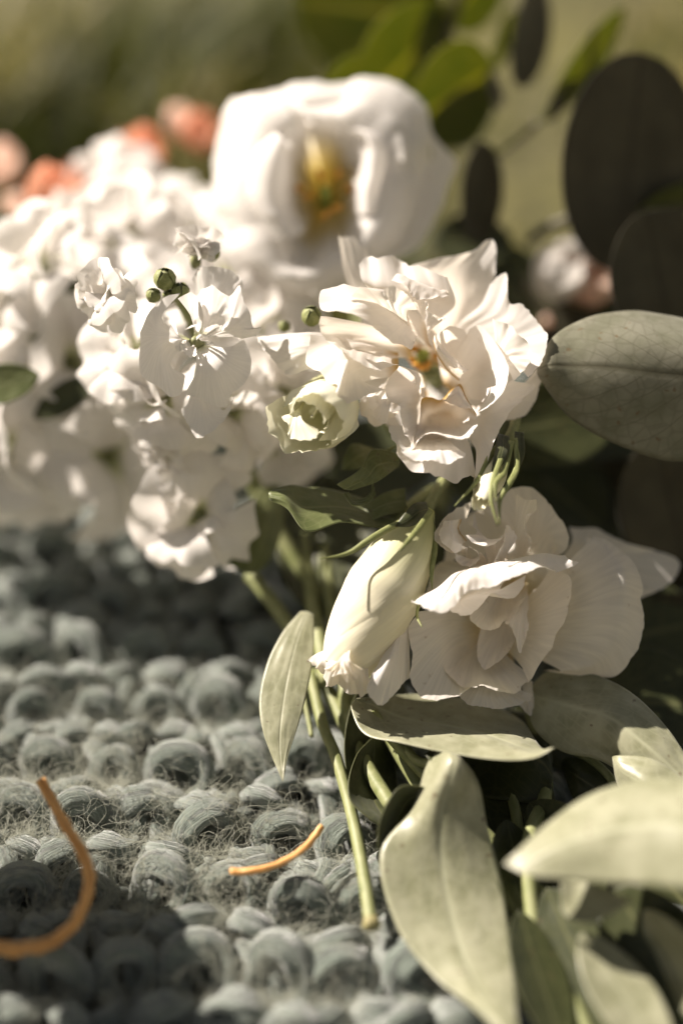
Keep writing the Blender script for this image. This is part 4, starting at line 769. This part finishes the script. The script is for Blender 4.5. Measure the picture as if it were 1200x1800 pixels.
# second branch, large leaves right of the centre bloom
e2 = thing('eucalyptus_branch', at(1290, 1000, 5.0), 'eucalyptus branch at the right edge with one large grey green leaf in focus', 'branch', 'eucalyptus branches')
tube('stem', [(1320, 560, 3.0), (1300, 700, 2.6), (1290, 860, 4.0), (1250, 1060, 6.0)], 0.16, 0.2, e2, M['stem_dark'])
leaf([[(1300, 700, 1.2)], [(1255, 585, 1.3), (1252, 630, 0.6), (1250, 690, 0.6), (1262, 790, 1.1)], [(1140, 549, 1.4), (1148, 605, 0.5), (1155, 685, 0.5), (1180, 811, 1.1)], [(1060, 551, 1.3), (1062, 600, 0.6), (1065, 670, 0.5), (1080, 780, 1.0)], [(1000, 572, 1.1), (1000, 610, 0.7), (1000, 662, 0.6), (1005, 738, 1.0)], [(965, 600, 0.9), (962, 625, 0.6), (962, 655, 0.6), (968, 695, 1.0)], [(944, 640, 0.9), (943, 652, 0.9), (946, 662, 0.9)]], e2, 'euc_in', groove=0.02)
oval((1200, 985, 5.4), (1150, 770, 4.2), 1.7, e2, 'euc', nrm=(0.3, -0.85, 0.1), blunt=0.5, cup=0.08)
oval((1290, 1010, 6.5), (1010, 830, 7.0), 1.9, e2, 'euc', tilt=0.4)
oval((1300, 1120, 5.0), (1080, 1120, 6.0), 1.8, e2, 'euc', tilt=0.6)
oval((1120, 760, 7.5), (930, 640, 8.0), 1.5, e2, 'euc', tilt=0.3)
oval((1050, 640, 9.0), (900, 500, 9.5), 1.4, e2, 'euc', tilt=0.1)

# leafy sprig under the lower bloom
r1 = thing('leafy_sprig', onz(760, 1420, 0.4), 'grey green leafy sprig below the drooping bloom, pale stem showing', 'foliage', 'leafy sprigs')
tube('stem', [(655, 1255, 0.6), (700, 1310, 0.0), (760, 1375, -0.5), (840, 1450, -0.6), (960, 1580, -1.4)], 0.16, 0.15, r1, M['stem'])
leaf([[(625, 1228, 0.4)], [(617, 1245, 0.2), (650, 1238, 0.7), (690, 1222, 1.2)], [(640, 1290, -0.4), (705, 1265, 0.5), (770, 1222, 1.8)], [(700, 1305, -0.9), (770, 1275, 0.2), (850, 1235, 1.7)], [(800, 1325, -1.4), (850, 1295, -0.4), (915, 1265, 1.2)], [(890, 1336, -1.8), (910, 1315, -1.2), (940, 1300, 0.0)], [(940, 1332, -1.9), (948, 1322, -1.6), (955, 1318, -1.2)], [(974, 1314, -2.0)]], r1, 'leaf', groove=0.05)
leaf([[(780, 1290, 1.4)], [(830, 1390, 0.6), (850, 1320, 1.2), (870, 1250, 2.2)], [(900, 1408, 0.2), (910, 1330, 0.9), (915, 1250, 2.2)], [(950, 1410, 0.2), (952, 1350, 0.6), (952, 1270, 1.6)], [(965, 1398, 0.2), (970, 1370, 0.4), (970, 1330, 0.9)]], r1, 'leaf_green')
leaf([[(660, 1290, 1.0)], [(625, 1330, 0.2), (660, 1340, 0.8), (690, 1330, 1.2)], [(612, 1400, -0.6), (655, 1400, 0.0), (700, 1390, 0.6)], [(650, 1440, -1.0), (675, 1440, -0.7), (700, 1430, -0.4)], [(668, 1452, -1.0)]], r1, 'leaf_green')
# front leaf, brightly lit, nearest to the camera
r2 = thing('leafy_sprig', onz(900, 1700, 0.4), 'big pale sunlit leaf folded along its midrib in the foreground', 'foliage', 'leafy sprigs')
leaf([[(765, 1318, -0.8), (780, 1316, -0.9), (800, 1320, -1.0)], [(748, 1350, -1.2), (800, 1335, -1.9), (838, 1370, -1.4)], [(725, 1420, -1.4), (762, 1420, -1.9), (855, 1450, -1.6)], [(668, 1500, -1.9), (775, 1520, -2.0), (884, 1560, -2.0)], [(695, 1625, -2.6), (800, 1630, -2.7), (898, 1660, -2.9)], [(760, 1715, -3.5), (830, 1720, -3.7), (906, 1740, -3.9)], [(835, 1775, -4.6), (870, 1780, -4.8), (908, 1790, -4.9)], [(900, 1840, -5.8), (908, 1842, -5.8), (915, 1845, -5.8)]], r2, 'leaf', groove=0.08)
leaf([[(757, 1400, -1.6)], [(740, 1383, -1.5), (742, 1395, -1.2), (755, 1405, -1.4)], [(700, 1385, -1.5), (715, 1410, -1.1), (745, 1440, -1.0)], [(668, 1440, -1.7), (695, 1450, -1.2), (735, 1480, -1.0)], [(663, 1500, -1.85), (680, 1520, -1.3), (710, 1540, -1.2)]], r2, 'leaf_green', groove=0.02)
leaf([[(775, 1352, -1.2)], [(765, 1345, -1.3), (772, 1340, -1.2), (782, 1345, -1.5)], [(745, 1325, -1.0), (762, 1320, -0.9), (785, 1330, -1.6)]], r2, 'leaf_green', groove=0)
tube('stem', [(790, 1330, -1.0), (740, 1340, -0.6), (700, 1300, 0.2)], 0.12, 0.12, r2, M['stem'])
# right-hand leaves
r3 = thing('leafy_sprig', onz(1150, 1600, 0.4), 'broad overlapping leaves at the lower right, half sunlit', 'foliage', 'leafy sprigs')
leaf([[(925, 1215, 1.2)], [(960, 1181, 1.4), (945, 1230, 0.9), (935, 1275, 0.9)], [(1020, 1180, 1.2), (1010, 1245, 0.4), (985, 1320, 0.5)], [(1090, 1205, 0.6), (1070, 1262, -0.2), (1050, 1335, 0.0)], [(1150, 1255, 0.0), (1130, 1310, -0.7), (1110, 1370, -0.5)], [(1200, 1320, -0.6), (1190, 1365, -1.1), (1180, 1400, -0.9)], [(1260, 1420, -1.6), (1255, 1430, -1.7), (1250, 1440, -1.6)]], r3, 'leaf', groove=0.06, crinkle=0.025)
leaf([[(1075, 1330, -0.4)], [(1090, 1328, -0.6), (1090, 1350, -0.8), (1085, 1380, -0.6)], [(1140, 1333, -0.9), (1130, 1375, -1.3), (1120, 1420, -1.0)], [(1190, 1360, -1.2), (1180, 1410, -1.7), (1170, 1460, -1.4)], [(1260, 1420, -2.0), (1255, 1450, -2.2), (1250, 1480, -2.0)]], r3, 'leaf')
leaf([[(885, 1518, -4.1)], [(905, 1500, -4.1), (930, 1518, -4.4), (925, 1538, -4.5)], [(965, 1445, -3.6), (985, 1490, -4.4), (990, 1545, -4.7)], [(1040, 1395, -3.4), (1060, 1465, -4.4), (1070, 1552, -4.9)], [(1130, 1370, -3.5), (1140, 1455, -4.6), (1150, 1556, -5.2)], [(1220, 1375, -3.9), (1225, 1460, -5.0), (1230, 1560, -5.5)], [(1310, 1430, -4.8), (1310, 1470, -5.2), (1310, 1510, -5.5)]], r3, 'leaf', groove=0.06)
leaf([[(985, 1550, -3.5)], [(1010, 1548, -3.4), (1010, 1575, -3.6), (990, 1605, -3.8)], [(1060, 1560, -3.7), (1055, 1590, -3.9), (1040, 1622, -4.1)], [(1110, 1585, -4.2)]], r3, 'leaf')
leaf([[(985, 1345, 1.2)], [(1000, 1330, 1.0), (1020, 1370, 0.6), (1010, 1410, 0.4)], [(1060, 1350, 0.6), (1070, 1400, 0.2), (1050, 1450, 0.0)], [(1110, 1390, 0.1), (1110, 1410, 0.0), (1100, 1450, -0.2)]], r3, 'leaf_green')
tube('stem', [(905, 1300, 2.0), (980, 1310, 1.4), (1050, 1345, 0.6), (1090, 1400, -0.2), (1120, 1500, -1.2)], 0.1, 0.12, r3, M['stem'])
tube('stem', [(930, 1240, 2.0), (960, 1380, 0.6), (930, 1480, -1.4), (940, 1640, -2.6), (985, 1830, -4.2)], 0.17, 0.2, r3, M['stem'])
# near blurred leaves at the very bottom right
r4 = thing('leafy_sprig', onz(1080, 1780, 0.4), 'dark blurred leaves with sunlit streaks in the bottom right corner', 'foliage', 'leafy sprigs')
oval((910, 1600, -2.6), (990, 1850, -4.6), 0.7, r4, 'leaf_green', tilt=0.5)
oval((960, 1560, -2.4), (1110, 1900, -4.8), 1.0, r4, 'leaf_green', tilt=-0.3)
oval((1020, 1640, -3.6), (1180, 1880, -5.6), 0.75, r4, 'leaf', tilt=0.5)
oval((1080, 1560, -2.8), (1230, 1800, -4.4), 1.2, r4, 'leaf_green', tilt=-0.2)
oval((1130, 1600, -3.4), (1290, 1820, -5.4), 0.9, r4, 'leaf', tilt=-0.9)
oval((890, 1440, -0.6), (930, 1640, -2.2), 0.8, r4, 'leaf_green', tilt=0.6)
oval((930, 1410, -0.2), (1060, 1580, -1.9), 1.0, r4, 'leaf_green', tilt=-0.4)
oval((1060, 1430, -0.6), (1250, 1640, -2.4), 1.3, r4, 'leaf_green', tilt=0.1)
tube('stem', [(860, 1250, 2.6), (900, 1400, 0.4), (930, 1560, -1.6), (1010, 1760, -3.6), (1060, 1880, -4.6)], 0.14, 0.16, r4, M['stem'])
# hanging leaf left of the bud
r5 = thing('leafy_sprig', onz(640, 1600, 0.3), 'cut green stem ending on the wool with a pointed pale leaf hanging beside it', 'foliage', 'leafy sprigs')
leaf([[(528, 1075, 1.6), (540, 1075, 1.6), (550, 1080, 1.6)], [(498, 1110, 1.3), (526, 1115, 1.2), (552, 1110, 1.3)], [(470, 1165, 0.9), (508, 1170, 0.8), (550, 1155, 0.95)], [(456, 1230, 0.4), (494, 1238, 0.3), (540, 1215, 0.5)], [(461, 1280, 0.0), (490, 1290, -0.1), (524, 1275, 0.1)], [(478, 1330, -0.3), (493, 1334, -0.4), (507, 1326, -0.3)], [(497, 1374, -0.7)]], r5, 'leaf', groove=0.02)
tube('stem', [(545, 1180, 2.2), (566, 1270, 1.2), (590, 1330, 0.5), (618, 1430, -0.5), (638, 1530, -1.6), (652, 1622, -2.6)], 0.15, 0.165, r5, M['stem'], n=40)
o_ = tube('cut_end', [(651, 1615, -2.55), (654, 1631, -2.72)], 0.17, 0.205, r5, M['cut'], n=5, wob=0.5, nr=14)
tube('side_stem', [(520, 1160, 2.6), (535, 1230, 1.9), (548, 1295, 1.2)], 0.08, 0.06, r5, M['stem'])
# curled green leaves under the centre bloom
r6 = thing('curled_leaves', at(680, 900, 3.5), 'curled green leaves under the small rolled bud, one tip pointing down', 'foliage', 'leafy sprigs')
leaf([[(690, 928, 0.8), (705, 905, 1.0)], [(655, 926, 0.6), (650, 905, 1.0), (660, 885, 1.6)], [(600, 918, 0.3), (590, 895, 0.7), (590, 862, 1.4)], [(538, 934, 0.0), (530, 895, 0.4), (540, 856, 1.2)], [(505, 895, 0.2), (500, 875, 0.3), (510, 852, 0.9)], [(475, 880, 0.4), (472, 868, 0.4), (480, 858, 0.6)]], r6, 'leaf_sunlit', groove=0.03)
leaf([[(705, 800, 1.2), (700, 820, 1.2)], [(655, 790, 0.6), (665, 820, 0.5), (680, 835, 0.6)], [(632, 825, 0.2), (645, 840, 0.3), (660, 848, 0.4)], [(592, 852, -0.1), (605, 860, 0.1), (620, 862, 0.2)]], r6, 'leaf_sunlit')
leaf([[(660, 870, 0.6), (655, 845, 0.8)], [(645, 885, 0.3), (648, 870, 0.5)], [(620, 888, 0.1), (622, 878, 0.4)], [(603, 868, 0.3), (612, 865, 0.5)]], r6, 'leaf_sunlit')
leaf([[(712, 858, 1.4), (715, 900, 1.2)], [(680, 865, 1.2), (680, 905, 0.8)], [(640, 888, 1.2), (645, 915, 0.9)], [(625, 900, 1.2)]], r6, 'leaf_sunlit')
leaf([[(660, 790, 2.2)], [(620, 780, 1.6), (630, 800, 1.6), (650, 815, 1.8)], [(605, 800, 1.5), (612, 815, 1.5), (625, 825, 1.6)], [(600, 826, 1.5)]], r6, 'leaf_sunlit')
strap([(655, 805, 1.2), (675, 795, 1.2), (698, 782, 1.2)], 0.1, r6)
tube('stem', [(690, 915, 1.2), (730, 880, 2.0), (760, 860, 3.0)], 0.12, 0.14, r6, M['stem'])
r7 = thing('green_leaf', at(470, 1000, 3.6), 'bright green backlit leaf cupped behind the lowest white floret', 'leaf', 'leafy sprigs')
leaf([[(490, 850, 4.6)], [(455, 860, 4.2), (478, 900, 4.0), (500, 900, 4.4)], [(440, 910, 3.6), (465, 950, 3.5), (490, 950, 3.9)], [(425, 960, 3.2), (450, 985, 3.2), (475, 985, 3.5)], [(400, 990, 3.0), (435, 1008, 3.0), (458, 1002, 3.2)]], r7, 'leaf_sunlit')
r8 = thing('stem_bundle', onz(600, 1180, 0.3), 'dim bundle of green stems in the shade behind the large cream bud', 'stems', 'leafy sprigs')
for pts in ([(530, 940, 5.2), (545, 1040, 4.0), (560, 1120, 2.8), (575, 1200, 1.8)], [(570, 960, 5.0), (580, 1060, 3.8), (600, 1180, 2.2), (620, 1300, 1.0)], [(560, 1180, 2.6), (600, 1260, 1.6), (640, 1340, 0.6), (690, 1420, -0.4)], [(640, 1180, 2.6), (690, 1300, 1.0), (760, 1420, -0.2)], [(440, 1010, 4.6), (480, 1060, 4.0), (540, 1150, 3.0)]):
    tube('stem', pts, 0.2, 0.2, r8, M['stem'])
oval((550, 860, 6.0), (560, 1090, 3.6), 1.2, r8, 'leaf_green', tilt=0.3)
oval((640, 860, 5.6), (620, 1120, 3.2), 1.3, r8, 'leaf_green', tilt=-0.3)
oval((760, 880, 5.0), (700, 1130, 3.0), 1.4, r8, 'leaf_green', tilt=0.2)
oval((700, 1180, 2.8), (620, 1390, 0.2), 1.1, r8, 'leaf_green', tilt=0.5)
oval((860, 1220, 3.0), (760, 1440, 0.2), 1.2, r8, 'leaf_green', tilt=0.4)

# ---------------------------------------------------------------- orange straws on the wool
w1 = tag(tube('orange_straw', [(72, 1372, -1.5), (88, 1400, -1.75), (118, 1455, -2.2), (148, 1505, -2.6), (157, 1555, -2.95), (138, 1610, -3.3), (95, 1655, -3.6), (40, 1668, -3.8), (-25, 1664, -3.9)], 0.115, 0.155, None, M['straw'], n=60, wob=0.4), 'long hooked orange straw curling off the left edge', 'straw', 'orange straws')
w2 = tag(tube('orange_straw', [(405, 1532, -1.55), (440, 1531, -1.6), (490, 1518, -1.5), (535, 1490, -1.3), (566, 1452, -1.0)], 0.085, 0.085, None, M['straw'], n=40, wob=0.32), 'short curved orange straw lying by the cut stem', 'straw', 'orange straws')

# dark leaves added under the blooms on the right to deepen the shade
r9 = thing('shade_underlay', onz(1000, 1000, 0.3), 'dark leaves added as deep shade under the blooms at the right', 'foliage', 'leafy sprigs')
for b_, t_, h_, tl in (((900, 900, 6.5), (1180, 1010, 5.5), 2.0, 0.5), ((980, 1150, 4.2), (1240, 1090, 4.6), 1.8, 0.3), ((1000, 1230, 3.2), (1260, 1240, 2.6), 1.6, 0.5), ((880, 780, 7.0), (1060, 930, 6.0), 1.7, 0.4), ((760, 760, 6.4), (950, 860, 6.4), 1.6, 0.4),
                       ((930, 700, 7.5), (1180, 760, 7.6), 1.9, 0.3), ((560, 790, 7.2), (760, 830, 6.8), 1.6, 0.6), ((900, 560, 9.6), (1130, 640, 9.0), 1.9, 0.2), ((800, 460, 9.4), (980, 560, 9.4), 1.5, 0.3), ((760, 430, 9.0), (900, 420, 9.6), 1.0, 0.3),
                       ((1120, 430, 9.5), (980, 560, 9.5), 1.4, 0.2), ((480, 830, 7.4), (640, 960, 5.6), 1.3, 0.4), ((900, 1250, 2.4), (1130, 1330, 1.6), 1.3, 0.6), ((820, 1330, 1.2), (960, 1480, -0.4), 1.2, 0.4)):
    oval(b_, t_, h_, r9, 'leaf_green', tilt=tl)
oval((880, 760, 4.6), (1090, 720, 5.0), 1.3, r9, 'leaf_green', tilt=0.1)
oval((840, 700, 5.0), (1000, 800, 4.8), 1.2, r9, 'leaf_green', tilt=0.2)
# unseen branch added outside the left edge to cast shade over the wool
shade_branch = thing('eucalyptus_branch', np.array([-22.0, -2.0, 0.0]), 'eucalyptus branch added out of view at the left to shade the wool', 'branch', 'eucalyptus branches')
def shade_leaf(c, ax, L, hw, nrm):
    c = np.array(c, float); ax = np.array(ax, float); ax /= np.linalg.norm(ax); nrm = np.array(nrm, float); sd = np.cross(nrm, ax); sd /= np.linalg.norm(sd); rows = []
    for f in np.linspace(0, 1, 9):
        h = hw * math.sin(math.pi * min(max(f, 0.001), 0.999)) ** 0.6; p = c + ax * L * (f - 0.5)
        rows.append([p - sd * h, p, p + sd * h])
    leaf(rows, shade_branch, 'euc', world=True)
tube('stem', [np.array(p) for p in ((-24.0, -1.0, -1.0), (-17.0, -3.5, 4.0), (-13.0, -5.0, 6.5), (-10.5, -6.0, 8.5))], 0.2, 0.12, shade_branch, M['stem_dark'], world=True)
for c_, a_, L_, h_ in (((-13.5, -4.2, 6.2), (1, -0.4, 0.3), 5.6, 2.1), ((-12.0, -7.6, 7.4), (0.8, -1, 0.2), 5.2, 2.0), ((-16.5, -6.5, 5.0), (0.3, -1, 0), 6.0, 2.3), ((-14.4, -10.2, 6.0), (0.5, -1, 0.1), 6.0, 2.3), ((-10.6, -10.6, 8.0), (0.6, -1, 0.3), 4.6, 1.9)):
    shade_leaf(c_, a_, L_, h_, (-0.5, 0.2, 0.8))

oval((-60, 690, 3.6), (70, 660, 3.4), 0.55, st2, 'leaf_sunlit')
oval((-30, 450, 7.0), (40, 380, 7.4), 0.8, st2, 'leaf_sunlit')
oval((60, 735, 4.6), (175, 660, 4.2), 0.42, st2, 'leaf_green')  # dark leaf added to stand for the shaded gap between florets
